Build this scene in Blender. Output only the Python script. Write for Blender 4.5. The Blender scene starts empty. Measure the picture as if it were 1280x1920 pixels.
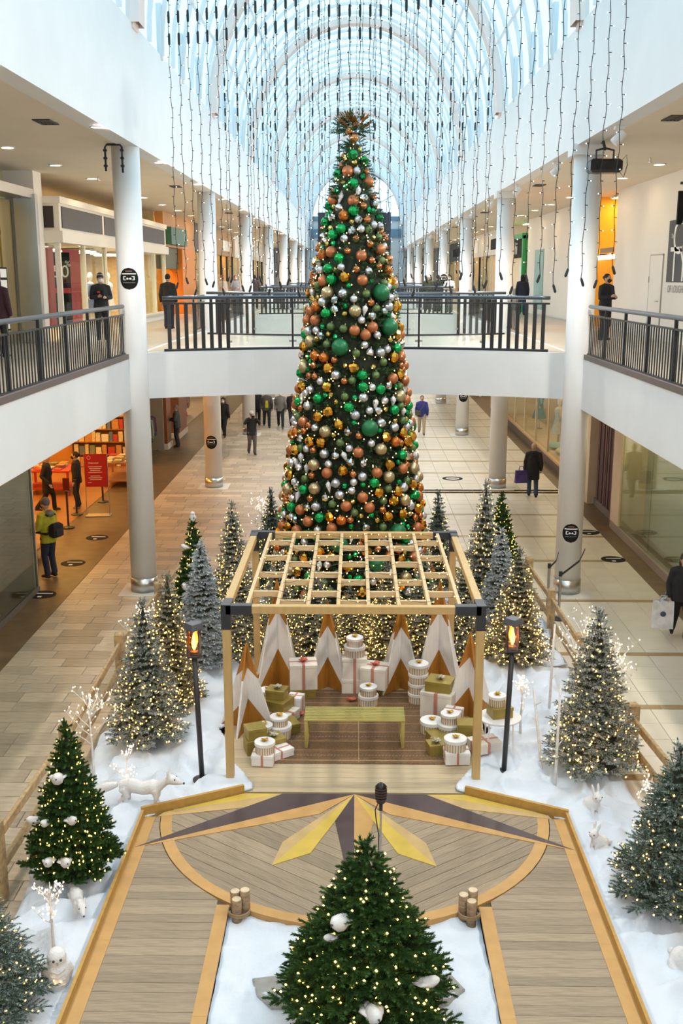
import bpy, math, random
from mathutils import Vector, Matrix, noise as mnoise
R = math.radians
random.seed(7)
SC = bpy.context.scene
COL = SC.collection

# ------------------------------------------------------------------ camera, sky, exposure
cam_d = bpy.data.cameras.new('camera')
cam_d.sensor_fit = 'VERTICAL'
cam_d.sensor_height = 36.0
cam_d.lens = 36.0 * 1940.0 / 1920.0
cam_d.clip_end = 400
cam = bpy.data.objects.new('camera', cam_d)
COL.objects.link(cam)
cam.location = (0, 0, 6.9)
cam.rotation_euler = (R(90 - 12.835), 0, R(0.777))
SC.camera = cam

W = bpy.data.worlds.new('overcast_sky')
SC.world = W
W.use_nodes = True
_bg = W.node_tree.nodes['Background']
_bg.inputs[0].default_value = (0.54, 0.76, 0.88, 1)
_bg.inputs[1].default_value = 1.1

SC.view_settings.view_transform = 'Standard'
SC.view_settings.look = 'None'
SC.view_settings.gamma = 1.0
SC.view_settings.use_curve_mapping = False
SC.view_settings.exposure = 0.85
cy = SC.cycles
cy.max_bounces = 7
cy.diffuse_bounces = 4
cy.glossy_bounces = 3
cy.transmission_bounces = 4
cy.transparent_max_bounces = 14
cy.caustics_reflective = False
cy.caustics_refractive = False
cy.sample_clamp_indirect = 4.0
cy.use_denoising = True

# ------------------------------------------------------------------ materials
MATS = {}
def M(name, col, rough=0.55, metal=0.0, var=0.0, vscale=6.0, bump=0.0, bscale=40.0, emit=None, estr=0.0,
      rnd=0.0, spec=0.5, sampling=None, stretch=None, col2=None):
    """procedural principled material: base colour with noise variation, per-object/per-piece variation, fine relief"""
    if name in MATS: return MATS[name]
    m = bpy.data.materials.new(name); MATS[name] = m
    m.use_nodes = True
    nt = m.node_tree; n = nt.nodes; l = nt.links
    b = n['Principled BSDF']
    c4 = (*col, 1)
    b.inputs['Base Color'].default_value = c4
    b.inputs['Roughness'].default_value = rough
    b.inputs['Metallic'].default_value = metal
    b.inputs['Specular IOR Level'].default_value = spec
    m.diffuse_color = c4
    tc = None
    if var or bump:
        tc = n.new('ShaderNodeTexCoord')
        src = tc.outputs['Object']
        if stretch:
            mp = n.new('ShaderNodeMapping'); mp.inputs['Scale'].default_value = stretch
            l.new(src, mp.inputs['Vector']); src = mp.outputs['Vector']
    out = None
    if var:
        nz = n.new('ShaderNodeTexNoise'); nz.inputs['Scale'].default_value = vscale; nz.inputs['Detail'].default_value = 5
        l.new(src, nz.inputs['Vector'])
        mx = n.new('ShaderNodeMix'); mx.data_type = 'RGBA'
        d = col2 if col2 else tuple(max(0, x * (1 - var)) for x in col)
        mx.inputs['A'].default_value = c4; mx.inputs['B'].default_value = (*d, 1)
        rp = n.new('ShaderNodeMapRange'); rp.inputs['From Min'].default_value = 0.35; rp.inputs['From Max'].default_value = 0.65
        l.new(nz.outputs['Fac'], rp.inputs['Value']); l.new(rp.outputs['Result'], mx.inputs['Factor'])
        out = mx.outputs['Result']
    if rnd:
        oi = n.new('ShaderNodeObjectInfo'); ge = n.new('ShaderNodeNewGeometry')
        ad = n.new('ShaderNodeMath'); ad.operation = 'ADD'
        l.new(oi.outputs['Random'], ad.inputs[0]); l.new(ge.outputs['Random Per Island'], ad.inputs[1])
        fr = n.new('ShaderNodeMath'); fr.operation = 'FRACT'; l.new(ad.outputs[0], fr.inputs[0])
        mr = n.new('ShaderNodeMapRange'); mr.inputs['To Min'].default_value = 1 - rnd; mr.inputs['To Max'].default_value = 1 + rnd * 0.45
        l.new(fr.outputs[0], mr.inputs['Value'])
        hs = n.new('ShaderNodeHueSaturation')
        hs.inputs['Color'].default_value = c4
        if out: l.new(out, hs.inputs['Color'])
        l.new(mr.outputs['Result'], hs.inputs['Value'])
        out = hs.outputs['Color']
    if out: l.new(out, b.inputs['Base Color'])
    if bump:
        nb = n.new('ShaderNodeTexNoise'); nb.inputs['Scale'].default_value = bscale; nb.inputs['Detail'].default_value = 4
        l.new(src, nb.inputs['Vector'])
        bp = n.new('ShaderNodeBump'); bp.inputs['Strength'].default_value = bump; bp.inputs['Distance'].default_value = 0.02
        l.new(nb.outputs['Fac'], bp.inputs['Height']); l.new(bp.outputs['Normal'], b.inputs['Normal'])
    if emit:
        b.inputs['Emission Color'].default_value = (*emit, 1)
        b.inputs['Emission Strength'].default_value = estr
    if sampling:
        try: m.cycles.emission_sampling = sampling
        except Exception: pass
    return m

def glass(name, tint=(0.85, 0.94, 0.97), refl=0.08, rough=0.02, fres=True):
    if name in MATS: return MATS[name]
    m = bpy.data.materials.new(name); MATS[name] = m
    m.use_nodes = True
    nt = m.node_tree; n = nt.nodes; l = nt.links
    n.remove(n['Principled BSDF'])
    t = n.new('ShaderNodeBsdfTransparent'); t.inputs['Color'].default_value = (*tint, 1)
    g = n.new('ShaderNodeBsdfGlossy'); g.inputs['Roughness'].default_value = rough
    fr = n.new('ShaderNodeFresnel'); fr.inputs['IOR'].default_value = 1.45
    ad = n.new('ShaderNodeMath'); ad.operation = 'ADD'; ad.inputs[1].default_value = refl; ad.use_clamp = True
    if fres: l.new(fr.outputs[0], ad.inputs[0])
    else: ad.inputs[0].default_value = 0.0
    mx = n.new('ShaderNodeMixShader')
    l.new(ad.outputs[0], mx.inputs[0]); l.new(t.outputs[0], mx.inputs[1]); l.new(g.outputs[0], mx.inputs[2])
    l.new(mx.outputs[0], n['Material Output'].inputs['Surface'])
    m.diffuse_color = (*tint, 0.3)
    return m

def frosted(name, green, snow, amount, vscale=9.0):
    """fir needles, dusted with flock on what faces up"""
    if name in MATS: return MATS[name]
    m = M(name, green, rough=0.75, spec=0.2)
    nt = m.node_tree; n = nt.nodes; l = nt.links
    b = n['Principled BSDF']
    tc = n.new('ShaderNodeTexCoord')
    nz = n.new('ShaderNodeTexNoise'); nz.inputs['Scale'].default_value = vscale; nz.inputs['Detail'].default_value = 3
    l.new(tc.outputs['Object'], nz.inputs['Vector'])
    ge = n.new('ShaderNodeNewGeometry')
    ri = n.new('ShaderNodeMath'); ri.operation = 'MULTIPLY_ADD'
    l.new(ge.outputs['Random Per Island'], ri.inputs[0]); ri.inputs[1].default_value = 0.5
    l.new(nz.outputs['Fac'], ri.inputs[2])
    mr = n.new('ShaderNodeMapRange')
    mr.inputs['From Min'].default_value = 1.05 - amount; mr.inputs['From Max'].default_value = 1.3 - amount
    l.new(ri.outputs[0], mr.inputs['Value'])
    mx = n.new('ShaderNodeMix'); mx.data_type = 'RGBA'
    mx.inputs['A'].default_value = (*green, 1); mx.inputs['B'].default_value = (*snow, 1)
    l.new(mr.outputs['Result'], mx.inputs['Factor']); l.new(mx.outputs['Result'], b.inputs['Base Color'])
    return m

# ------------------------------------------------------------------ mesh building
class MB:
    def __init__(s): s.v = []; s.f = []; s.m = []; s.cur = 0
    def _add(s, vs, fs):
        o = len(s.v); s.v.extend(tuple(p) for p in vs)
        for q in fs: s.f.append(tuple(o + i for i in q)); s.m.append(s.cur)
        return s
    def box(s, x0, x1, y0, y1, z0, z1):
        return s._add([(x0,y0,z0),(x1,y0,z0),(x1,y1,z0),(x0,y1,z0),(x0,y0,z1),(x1,y0,z1),(x1,y1,z1),(x0,y1,z1)],
                      [(0,3,2,1),(4,5,6,7),(0,1,5,4),(1,2,6,5),(2,3,7,6),(3,0,4,7)])
    def cbox(s, c, size, bev=0.0, rz=0.0):
        """box with chamfered edges, rotated about z"""
        hx, hy, hz = (a / 2 for a in size); b = min(bev, hx * .9, hy * .9, hz * .9)
        ca, sa = math.cos(rz), math.sin(rz)
        def T(p): return (c[0] + p[0]*ca - p[1]*sa, c[1] + p[0]*sa + p[1]*ca, c[2] + p[2])
        if b <= 0:
            vs = [(-hx,-hy,-hz),(hx,-hy,-hz),(hx,hy,-hz),(-hx,hy,-hz),(-hx,-hy,hz),(hx,-hy,hz),(hx,hy,hz),(-hx,hy,hz)]
            return s._add([T(p) for p in vs], [(0,3,2,1),(4,5,6,7),(0,1,5,4),(1,2,6,5),(2,3,7,6),(3,0,4,7)])
        def ring(ix, iy, z): 
            return [(-ix,-iy,z),(ix,-iy,z),(ix,iy,z),(-ix,iy,z)]
        vs = ring(hx-b,hy-b,-hz) + ring(hx,hy,-hz+b) + ring(hx,hy,hz-b) + ring(hx-b,hy-b,hz)
        fs = [(3,2,1,0),(12,13,14,15)]
        for k in range(3):
            for i in range(4):
                a = k*4+i; d = k*4+(i+1)%4
                fs.append((a, d, d+4, a+4))
        return s._add([T(p) for p in vs], fs)
    def prism(s, poly, z0, z1):
        n = len(poly)
        a = sum(poly[i][0]*poly[(i+1)%n][1]-poly[(i+1)%n][0]*poly[i][1] for i in range(n))
        if a < 0: poly = poly[::-1]
        vs = [(p[0],p[1],z0) for p in poly] + [(p[0],p[1],z1) for p in poly]
        fs = [tuple(range(n-1,-1,-1)), tuple(range(n,2*n))] + [(i,(i+1)%n,n+(i+1)%n,n+i) for i in range(n)]
        return s._add(vs, fs)
    def prism_axis(s, poly, a0, a1, axis):
        """poly in the plane across `axis` ('x': (y,z), 'y': (x,z)), extruded from a0 to a1"""
        n = len(poly)
        f = (lambda p, a: (a, p[0], p[1])) if axis == 'x' else (lambda p, a: (p[0], a, p[1]))
        vs = [f(p, a0) for p in poly] + [f(p, a1) for p in poly]
        fs = [tuple(range(n-1,-1,-1)), tuple(range(n,2*n))] + [(i,(i+1)%n,n+(i+1)%n,n+i) for i in range(n)]
        return s._add(vs, fs)
    def quad(s, a, b, c, d): return s._add([a,b,c,d], [(0,1,2,3)])
    def tri(s, a, b, c): return s._add([a,b,c], [(0,1,2)])
    def tube(s, path, rad, n=8, cap=True, sx=1.0, sy=1.0):
        """tube along a path of points with a radius per point (or one)"""
        P = [Vector(p) for p in path]; k = len(P)
        rs = rad if isinstance(rad, (list, tuple)) else [rad]*k
        vs = []; up = None
        for i in range(k):
            t = (P[min(i+1,k-1)] - P[max(i-1,0)])
            t = t.normalized() if t.length > 1e-9 else Vector((0,0,1))
            if up is None:
                up = Vector((0,0,1)) if abs(t.z) < .9 else Vector((0,1,0))
            x = up.cross(t)
            if x.length < 1e-6: x = Vector((1,0,0)).cross(t)
            x.normalize(); y = t.cross(x); up = y if abs(y.dot(t)) < .5 else up
            for j in range(n):
                a = 2*math.pi*j/n
                vs.append(P[i] + x*(math.cos(a)*rs[i]*sx) + y*(math.sin(a)*rs[i]*sy))
        fs = [(i*n+j, i*n+(j+1)%n, (i+1)*n+(j+1)%n, (i+1)*n+j) for i in range(k-1) for j in range(n)]
        if cap: fs += [tuple(range(n-1,-1,-1)), tuple((k-1)*n+j for j in range(n))]
        return s._add(vs, fs)
    def lathe(s, prof, n=16, c=(0,0,0), cap=True):
        vs = [(c[0]+r*math.cos(2*math.pi*j/n), c[1]+r*math.sin(2*math.pi*j/n), c[2]+z) for r, z in prof for j in range(n)]
        k = len(prof)
        fs = [(i*n+j, i*n+(j+1)%n, (i+1)*n+(j+1)%n, (i+1)*n+j) for i in range(k-1) for j in range(n)]
        if cap: fs += [tuple(range(n-1,-1,-1)), tuple((k-1)*n+j for j in range(n))]
        return s._add(vs, fs)
    def ball(s, c, r, nu=12, nv=8, sx=1, sy=1, sz=1):
        vs = [(c[0], c[1], c[2]-r*sz)]
        for i in range(1, nv):
            ph = -math.pi/2 + math.pi*i/nv
            for j in range(nu):
                a = 2*math.pi*j/nu
                vs.append((c[0]+r*sx*math.cos(ph)*math.cos(a), c[1]+r*sy*math.cos(ph)*math.sin(a), c[2]+r*sz*math.sin(ph)))
        vs.append((c[0], c[1], c[2]+r*sz))
        fs = [(0, 1+(j+1)%nu, 1+j) for j in range(nu)]
        for i in range(nv-2):
            for j in range(nu):
                a = 1+i*nu+j; b = 1+i*nu+(j+1)%nu
                fs.append((a, b, b+nu, a+nu))
        o = 1+(nv-2)*nu; e = len(vs)-1
        fs += [(o+j, o+(j+1)%nu, e) for j in range(nu)]
        return s._add(vs, fs)
    def octa(s, c, r):
        x,y,z = c
        return s._add([(x+r,y,z),(x-r,y,z),(x,y+r,z),(x,y-r,z),(x,y,z+r*1.3),(x,y,z-r*1.3)],
                      [(0,2,4),(2,1,4),(1,3,4),(3,0,4),(2,0,5),(1,2,5),(3,1,5),(0,3,5)])
    def xform(s, mat):
        s.v = [tuple(mat @ Vector(p)) for p in s.v]; return s
    def mesh(s, name, mats, smooth=False):
        me = bpy.data.meshes.new(name)
        me.from_pydata(s.v, [], s.f)
        for m in (mats if isinstance(mats, (list, tuple)) else [mats]): me.materials.append(m)
        if any(s.m): me.polygons.foreach_set('material_index', s.m)
        if smooth: me.polygons.foreach_set('use_smooth', [True]*len(s.f))
        me.update()
        return me
    def build(s, name, mats, parent=None, smooth=False, loc=None, kind=None):
        return put(name, s.mesh(name, mats, smooth), parent, loc, kind=kind)

def put(name, me, parent=None, loc=None, rz=0.0, scale=None, kind=None):
    o = bpy.data.objects.new(name, me); COL.objects.link(o)
    if loc is not None: o.location = loc
    if rz: o.rotation_euler = (0, 0, rz)
    if scale is not None: o.scale = scale if isinstance(scale, (tuple, list)) else (scale,)*3
    if parent is not None: o.parent = parent
    if kind: o['kind'] = kind
    return o
def tag(o, label, cat, group=None):
    o['label'] = label; o['category'] = cat
    if group: o['group'] = group
    return o
def thing(name, label, cat, loc=(0,0,0), rz=0.0, group=None):
    o = bpy.data.objects.new(name, None); COL.objects.link(o)
    o.empty_display_size = 0.1
    o.location = loc; o.rotation_euler = (0, 0, rz)
    return tag(o, label, cat, group)
def structure(o):
    o['kind'] = 'structure'; return o
def sroot(name):
    o = bpy.data.objects.new(name, None); COL.objects.link(o); o['kind'] = 'structure'; return o
def kids(o): return [c for c in bpy.data.objects if c.parent == o]
def dup(root, loc, rz=0.0, label=None, group=None, scale=None):
    r = root.copy(); COL.objects.link(r); r.location = loc; r.rotation_euler = (0, 0, rz)
    if scale is not None: r.scale = scale if isinstance(scale, (tuple, list)) else (scale,)*3
    if label: r['label'] = label
    if group: r['group'] = group
    for ch in list(root.children):
        c = ch.copy(); COL.objects.link(c); c.parent = r
        for g in list(ch.children):
            d = g.copy(); COL.objects.link(d); d.parent = c
    return r
ORD = ['first', 'second', 'third', 'fourth', 'fifth', 'sixth', 'seventh', 'eighth', 'ninth', 'tenth', 'eleventh', 'twelfth',
       'thirteenth', 'fourteenth', 'fifteenth', 'sixteenth', 'seventeenth', 'eighteenth', 'nineteenth', 'twentieth']
def ordinal(i):
    if i < 20: return ORD[i]
    n = i + 1
    t = {2:'twenty', 3:'thirty', 4:'forty', 5:'fifty'}[n // 10]
    return t + '-' + ORD[n % 10 - 1] if n % 10 else {2:'twentieth', 3:'thirtieth', 4:'fortieth', 5:'fiftieth'}[n // 10]
def clip(poly, a, b):
    """keep the part of a convex polygon left of the line a->b"""
    out = []; n = len(poly)
    def sd(p): return (b[0]-a[0])*(p[1]-a[1]) - (b[1]-a[1])*(p[0]-a[0])
    for i in range(n):
        p, q = poly[i], poly[(i+1)%n]; sp, sq = sd(p), sd(q)
        if sp >= 0: out.append(p)
        if sp*sq < 0:
            t = sp/(sp-sq); out.append((p[0]+(q[0]-p[0])*t, p[1]+(q[1]-p[1])*t))
    return out
def clip_convex(poly, region):
    n = len(region)
    a = sum(region[i][0]*region[(i+1)%n][1]-region[(i+1)%n][0]*region[i][1] for i in range(n))
    if a < 0: region = region[::-1]
    for i in range(n):
        poly = clip(poly, region[i], region[(i+1)%n])
        if len(poly) < 3: return []
    return poly
def text_mesh(txt, size, mat, parent, loc, rot, name='lettering', depth=0.004, align='CENTER'):
    cu = bpy.data.curves.new(name, 'FONT'); cu.body = txt; cu.size = size; cu.extrude = depth
    cu.align_x = align; cu.align_y = 'CENTER'
    o = bpy.data.objects.new(name, cu); COL.objects.link(o)
    dg = bpy.context.evaluated_depsgraph_get()
    me = bpy.data.meshes.new_from_object(o.evaluated_get(dg))
    bpy.data.objects.remove(o); bpy.data.curves.remove(cu)
    me.materials.clear(); me.materials.append(mat)
    t = put(name, me, parent, loc); t.rotation_euler = rot
    return t

# shared materials
WHITE = M('white_paint', (0.80, 0.81, 0.82), 0.6, var=0.03, vscale=1.5)
COLW = M('column_paint', (0.80, 0.80, 0.80), 0.45, var=0.03, vscale=2)
CREAM = M('cream_ceiling_paint', (0.80, 0.72, 0.60), 0.8, var=0.04, vscale=1)
WALLW = M('warm_white_wall', (0.82, 0.78, 0.72), 0.75, var=0.03, vscale=1)
BLACKM = M('black_metal', (0.02, 0.021, 0.024), 0.4, 0.0)
RAILM = M('blue_grey_handrail', (0.10, 0.12, 0.15), 0.3, 0.7)
STEEL = M('brushed_steel', (0.55, 0.54, 0.52), 0.3, 1.0, bump=0.05, bscale=80)
DARKSIGN = M('dark_sign_face', (0.012, 0.012, 0.013), 0.7, spec=0.15)
PRINTW = M('white_print', (0.82, 0.82, 0.80), 0.6)
WARMLAMP = M('warm_lamp', (1, 0.8, 0.5), emit=(1.0, 0.72, 0.38), estr=9.0)
SHOPLAMP = M('shop_lamp', (1, 0.8, 0.5), emit=(1.0, 0.80, 0.52), estr=11.0)
ORANGELAMP = M('amber_shop_lamp', (1, 0.7, 0.3), emit=(1.0, 0.55, 0.13), estr=14.0)
# ================================================================== the setting
ZU, ZC, ZL = 5.2, 9.5, 4.14          # upper floor, upper ceiling, lower ceiling
XF, XR, XE = 4.45, 11.8, 4.8         # upper fascia face, (fascia top z), slab edge
YB, YE = -12.0, 105.0                # back and far end of the hall
BAY, COL0 = 11.75, 22.3
GROUT = M('grout', (0.30, 0.26, 0.21), 0.9)
STONE = M('sand_stone_tile', (0.57, 0.46, 0.335), 0.4, var=0.22, vscale=3.5, rnd=0.30, stretch=(1, 4, 1))
CREAMT = M('cream_floor_tile', (0.76, 0.68, 0.56), 0.3, var=0.05, vscale=2, rnd=0.06)
TANT = M('tan_stripe_tile', (0.42, 0.29, 0.14), 0.35, var=0.15, vscale=4, rnd=0.1)
BROWNT = M('brown_border_tile', (0.17, 0.105, 0.05), 0.45, var=0.3, vscale=3, bump=0.05, bscale=10)

fl = structure(MB().box(-13, 13, YB, YE, -0.3, -0.012).build('floor', GROUT))
# left paving: staggered sandstone tiles
near, far = [], []
y = 9.2; row = 0
rng = random.Random(3)
while y < 62:
    d = 0.40
    x = -6.35 - rng.random()*0.0
    first = True
    while x < -0.9 - 1e-6:
        w = rng.choice((0.6, 0.75, 0.9))
        if first: w *= rng.choice((0.4, 0.7, 1.0)); first = False
        x1 = min(x + w, -0.9)
        vis = (x < -3.7) or y > 21.5
        if vis: (near if (y < 24.6 or (y < 29 and x < -2)) else far).append((x, x1, y, y + d))
        x = x1
    y += d
nf = []
tile_cache = {}
def tile_obj(x0, x1, y0, y1, mat, parent, g=0.006):
    key = (round(x1-x0, 2), round(y1-y0, 2), mat.name)
    if key not in tile_cache:
        hx, hy = key[0]/2 - g, key[1]/2 - g
        tile_cache[key] = MB().cbox((0,0,-0.009), (2*hx, 2*hy, 0.018), 0.003).mesh('tile', mat)
    return put('tile', tile_cache[key], parent, ((x0+x1)/2, (y0+y1)/2, 0))
for k, (a, b, c, d) in enumerate(near):
    if len(nf) < 300: nf.append(1); tile_obj(a, b, c, d, STONE, fl)
    else: far.append((a, b, c, d))
mb = MB()
for a, b, c, d in far: mb.cbox(((a+b)/2, (c+d)/2, -0.009), (b-a-0.012, d-c-0.012, 0.018))
mb.build('distant_stone_tiles', STONE, fl, kind='stuff')
# right paving: square cream tiles between tan stripes
stripes = [9.0, 11.05, 13.48, 15.93, 18.38]
for k in range(0, 4): stripes += [21.64 + BAY*k, 24.9 + BAY*k, 27.36 + BAY*k, 30.0 + BAY*k]
stripes = sorted(stripes)
cols = [-0.9 + 0.637*i for i in range(13)]
n_t = 0; mb = MB(); mbs = MB()
for i in range(len(stripes)-1):
    s0, s1 = stripes[i] + 0.09, stripes[i+1] - 0.09
    nr = max(2, round((s1-s0)/0.6)); dd = (s1-s0)/nr
    for r in range(nr):
        for c in range(12):
            x0, x1 = cols[c], cols[c+1]
            if x1 > 6.75: x1 = 6.74
            yy = s0 + dd*r
            if x0 < 3.3 and yy < 21.5: continue
            if n_t < 296 and yy < 33: tile_obj(x0, x1, yy, yy+dd, CREAMT, fl); n_t += 1
            else: mb.cbox(((x0+x1)/2, yy+dd/2, -0.009), (x1-x0-0.012, dd-0.012, 0.018))
    if True:
        x0 = 3.3 if stripes[i] < 21.5 else -0.9
        w = 0.085 if stripes[i] < 32 or abs((stripes[i]-33.39)) > .1 else 0.3
        n_s = int((6.74-x0)/0.86)
        for q in range(n_s):
            a = x0 + (6.74-x0)*q/n_s; b = x0 + (6.74-x0)*(q+1)/n_s
            if stripes[i] < 34: tile_obj(a, b, stripes[i]-w, stripes[i]+w, TANT, fl, 0.003).name = 'stripe_tile'
            else: mbs.cbox(((a+b)/2, stripes[i], -0.009), (b-a, 2*w, 0.018))
mb.build('distant_cream_tiles', CREAMT, fl, kind='stuff')
mbs.build('distant_stripe_tiles', TANT, fl, kind='stuff')
structure(MB().box(-0.9, 6.74, 65, YE, -0.012, -0.002).build('floor_far_right', CREAMT))
structure(MB().box(-6.35, -0.9, 62, YE, -0.012, -0.002).build('floor_far_left', STONE))
structure(MB().box(-6.35, -0.9, YB, 9.2, -0.012, -0.002).build('floor_near_left', STONE))
structure(MB().box(-0.9, 6.74, YB, 9.0, -0.012, -0.002).build('floor_near_right', CREAMT))
structure(MB().box(-8.6, -6.355, YB, YE, -0.012, -0.001).build('floor_border_left', BROWNT))
structure(MB().box(6.745, 8.0, YB, YE, -0.012, -0.001).build('floor_border_right', BROWNT))

# upper floors with their white edges, ceilings, fascias
UPF = M('upper_floor_tile', (0.60, 0.52, 0.42), 0.3, var=0.12, vscale=2)
for s, nm in ((-1, 'left'), (1, 'right')):
    a, b = sorted((s*XE, s*13))
    structure(MB().box(a, b, YB, YE, ZL, ZU).build('floor_upper_' + nm, WHITE))
    a, b = sorted((s*(XE+.12), s*13))
    structure(MB().box(a, b, YB, YE, ZU, ZU+0.012).build('floor_upper_finish_' + nm, UPF))
    a, b = sorted((s*(XF+.03), s*13))
    structure(MB().box(a, b, YB, YE, ZC, ZC+0.25).build('ceiling_' + nm, CREAM))
    a, b = sorted((s*XF, s*(XF+0.35)))
    structure(MB().box(a, b, YB, YE, ZC-0.02, XR).build('wall_fascia_' + nm, WHITE))
    a, b = sorted((s*(XF+0.3), s*13))
    structure(MB().box(a, b, YB, YE, 11.5, 11.8).build('roof_' + nm, WHITE))
    a, b = sorted((s*(XE+0.02), s*13))
    structure(MB().box(a, b, YB, YE, ZL-0.02, ZL-0.001).build('ceiling_lower_' + nm, CREAM))
    # grey kerb under the railing
    a, b = sorted((s*(XE-0.02), s*(XE+0.16)))
    structure(MB().box(a, b, YB, COL0-0.35, ZU, ZU+0.10).build('trim_kerb_' + nm, M('taupe_kerb', (0.13, 0.10, 0.09), 0.5)))
# closing walls behind the viewer and at the far end
structure(MB().box(-13, 13, YB-0.3, YB, 0, 17.5).build('wall_rear', WHITE))
structure(MB().box(-13, -4.45, YE, YE+.3, 0, 11.8).box(4.45, 13, YE, YE+.3, 0, 11.8).box(-4.45, 4.45, YE, YE+.3, 0, 12.6).build('wall_end', WHITE))

# columns
def column(x, y, z0, z1, nm='column'):
    c = sroot('column')
    c.location = (x, y, 0)
    MB().lathe([(0.285, z0), (0.285, z1)], 28).build('shaft', COLW, c, True)
    return c
for s in (-1, 1):
    for k in range(8):
        yy = COL0 + BAY*k
        c = column(s*4.74, yy, 0.0, ZC)
        MB().lathe([(0.30, 0.012), (0.30, 0.33)], 28).build('steel_collar', STEEL, c, True)
        MB().cbox((0, 0, 0.006), (1.0, 1.0, 0.012)).build('base_plate', M('pale_base_tile', (0.72, 0.68, 0.62), 0.4), c)
        if s > 0:
            MB().cbox((-0.05, 0, ZC-0.10), (0.62, 0.62, 0.22), 0.01).build('capital_box', WHITE, c)

# ------------------------------------------------------------------ glazed vault
VA, VB = XF, 5.3      # half width and rise above the fascia
def vpt(a, y, off=0.0): return (-(VA+off)*math.cos(a), y, XR + (VB+off)*math.sin(a))
RIBW = M('white_rib', (0.90, 0.91, 0.92), 0.5)
def translucent(m, f):
    nt = m.node_tree; n = nt.nodes; b = n['Principled BSDF']
    t = n.new('ShaderNodeBsdfTranslucent'); t.inputs['Color'].default_value = b.inputs['Base Color'].default_value
    mx = n.new('ShaderNodeMixShader'); mx.inputs[0].default_value = f
    nt.links.new(b.outputs[0], mx.inputs[1]); nt.links.new(t.outputs[0], mx.inputs[2]); nt.links.new(mx.outputs[0], n['Material Output'].inputs['Surface'])
translucent(RIBW, .4)
PEACH = M('peach_arch', (0.86, 0.72, 0.66), 0.55)
SKYG = glass('vault_glass', (0.86, 0.94, 0.97), 0.03, 0.05, fres=False)
NA = 9
vault = sroot('ceiling_vault')
def arch_mesh(w, t, off, mat, name):
    mb = MB(); n = 36
    for i in range(n):
        a0, a1 = math.pi*i/n, math.pi*(i+1)/n
        p = [vpt(a0, -w/2, off), vpt(a0, w/2, off), vpt(a0, w/2, off+t), vpt(a0, -w/2, off+t)]
        q = [vpt(a1, -w/2, off), vpt(a1, w/2, off), vpt(a1, w/2, off+t), vpt(a1, -w/2, off+t)]
        mb._add(p+q, [(0,1,5,4),(1,2,6,5),(2,3,7,6),(3,0,4,7)])
    return mb.mesh(name, mat, False)
rib_me = arch_mesh(0.09, 0.10, -0.07, RIBW, 'rib')
main_me = arch_mesh(0.60, 0.26, -0.15, PEACH, 'main_arch')
step = BAY/8
ys = []
y = COL0 - BAY*3 + 0.0
k = 0
while y < YE + 0.1:
    if y > YB:
        if k % 8 == 0: put('main_arch', main_me, vault, (0, y, 0))
        else: put('rib', rib_me, vault, (0, y, 0))
        ys.append(y)
    y += step; k += 1
for i in range(1, NA):
    a = math.pi*i/NA
    MB().tube([vpt(a, YB, -0.04), vpt(a, YE, -0.04)], 0.045, 6).build('purlin', RIBW, vault)
pane_me = {}
stuff_mb = MB()
for i in range(NA):
    a0, a1 = math.pi*i/NA, math.pi*(i+1)/NA
    mb = MB(); sub = 3
    for j in range(sub):
        b0 = a0+(a1-a0)*j/sub; b1 = a0+(a1-a0)*(j+1)/sub
        mb.quad(vpt(b0, 0, .03), vpt(b1, 0, .03), vpt(b1, step, .03), vpt(b0, step, .03))
    pane_me[i] = mb.mesh('pane', SKYG, False)
for y in [YB] + ys[:-1]:
    for i in range(NA):
        if 20 < y < 68: put('pane', pane_me[i], vault, (0, y, 0))
        else:
            a0, a1 = math.pi*i/NA, math.pi*(i+1)/NA
            y1 = ys[0] if y == YB else y+step
            for j in range(3):
                b0 = a0+(a1-a0)*j/3; b1 = a0+(a1-a0)*(j+1)/3
                stuff_mb.quad(vpt(b0, y, .03), vpt(b1, y, .03), vpt(b1, y1, .03), vpt(b0, y1, .03))
stuff_mb.build('other_panes', SKYG, vault, kind='stuff')
# slanted clerestory posts standing on the fascia
for s in (-1, 1):
    for k in range(0, 40):
        yy = COL0 - BAY*2 + k*step*2
        if yy < YE: MB().cbox((s*(XF+0.02), yy, XR+0.5), (0.12, 0.5 if k % 4 == 0 else 0.14, 1.2), 0.01).build('clerestory_post', PEACH if k % 4 == 0 else RIBW, vault)

# far end: fan window, blue-grey bands, black portal
wn = sroot('window_1'); wn.location = (0, YE, 12.6)
mb = MB()
N = 24
arc = [(-4.4*math.cos(math.pi*i/N), 4.2*math.sin(math.pi*i/N)) for i in range(N+1)]
for i in range(N): mb.tri((0, 0.05, 0), (arc[i][0], 0.05, arc[i][1]), (arc[i+1][0], 0.05, arc[i+1][1]))
mb.build('pane', glass('end_glass', (0.97, 0.99, 1.0), 0.02), wn)
for i in range(1, 6):
    a = math.pi*i/6
    MB().tube([(0, 0, 0), (-4.4*math.cos(a), 0, 4.2*math.sin(a))], 0.035, 6).build('mullion', STEEL, wn)
MB().tube([(p[0], 0, p[1]) for p in arc], 0.09, 6).build('window_frame', M('blue_grey_steel', (0.30, 0.38, 0.46), 0.5), wn)
MB().tube([(p[0]*.5, 0, p[1]*.5) for p in arc], 0.035, 6).build('mullion', STEEL, wn)
BG = M('blue_grey_band', (0.22, 0.33, 0.44), 0.5)
structure(MB().box(-4.4, 4.4, YE-.15, YE-.01, 12.2, 12.6).box(-4.4, 4.4, YE-.15, YE-.01, 10.6, 11.4).build('trim_1', BG))
structure(MB().box(-XE, XE, 93, YE, ZL, ZU+.012).build('floor_bridge_end', WHITE))
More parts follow.
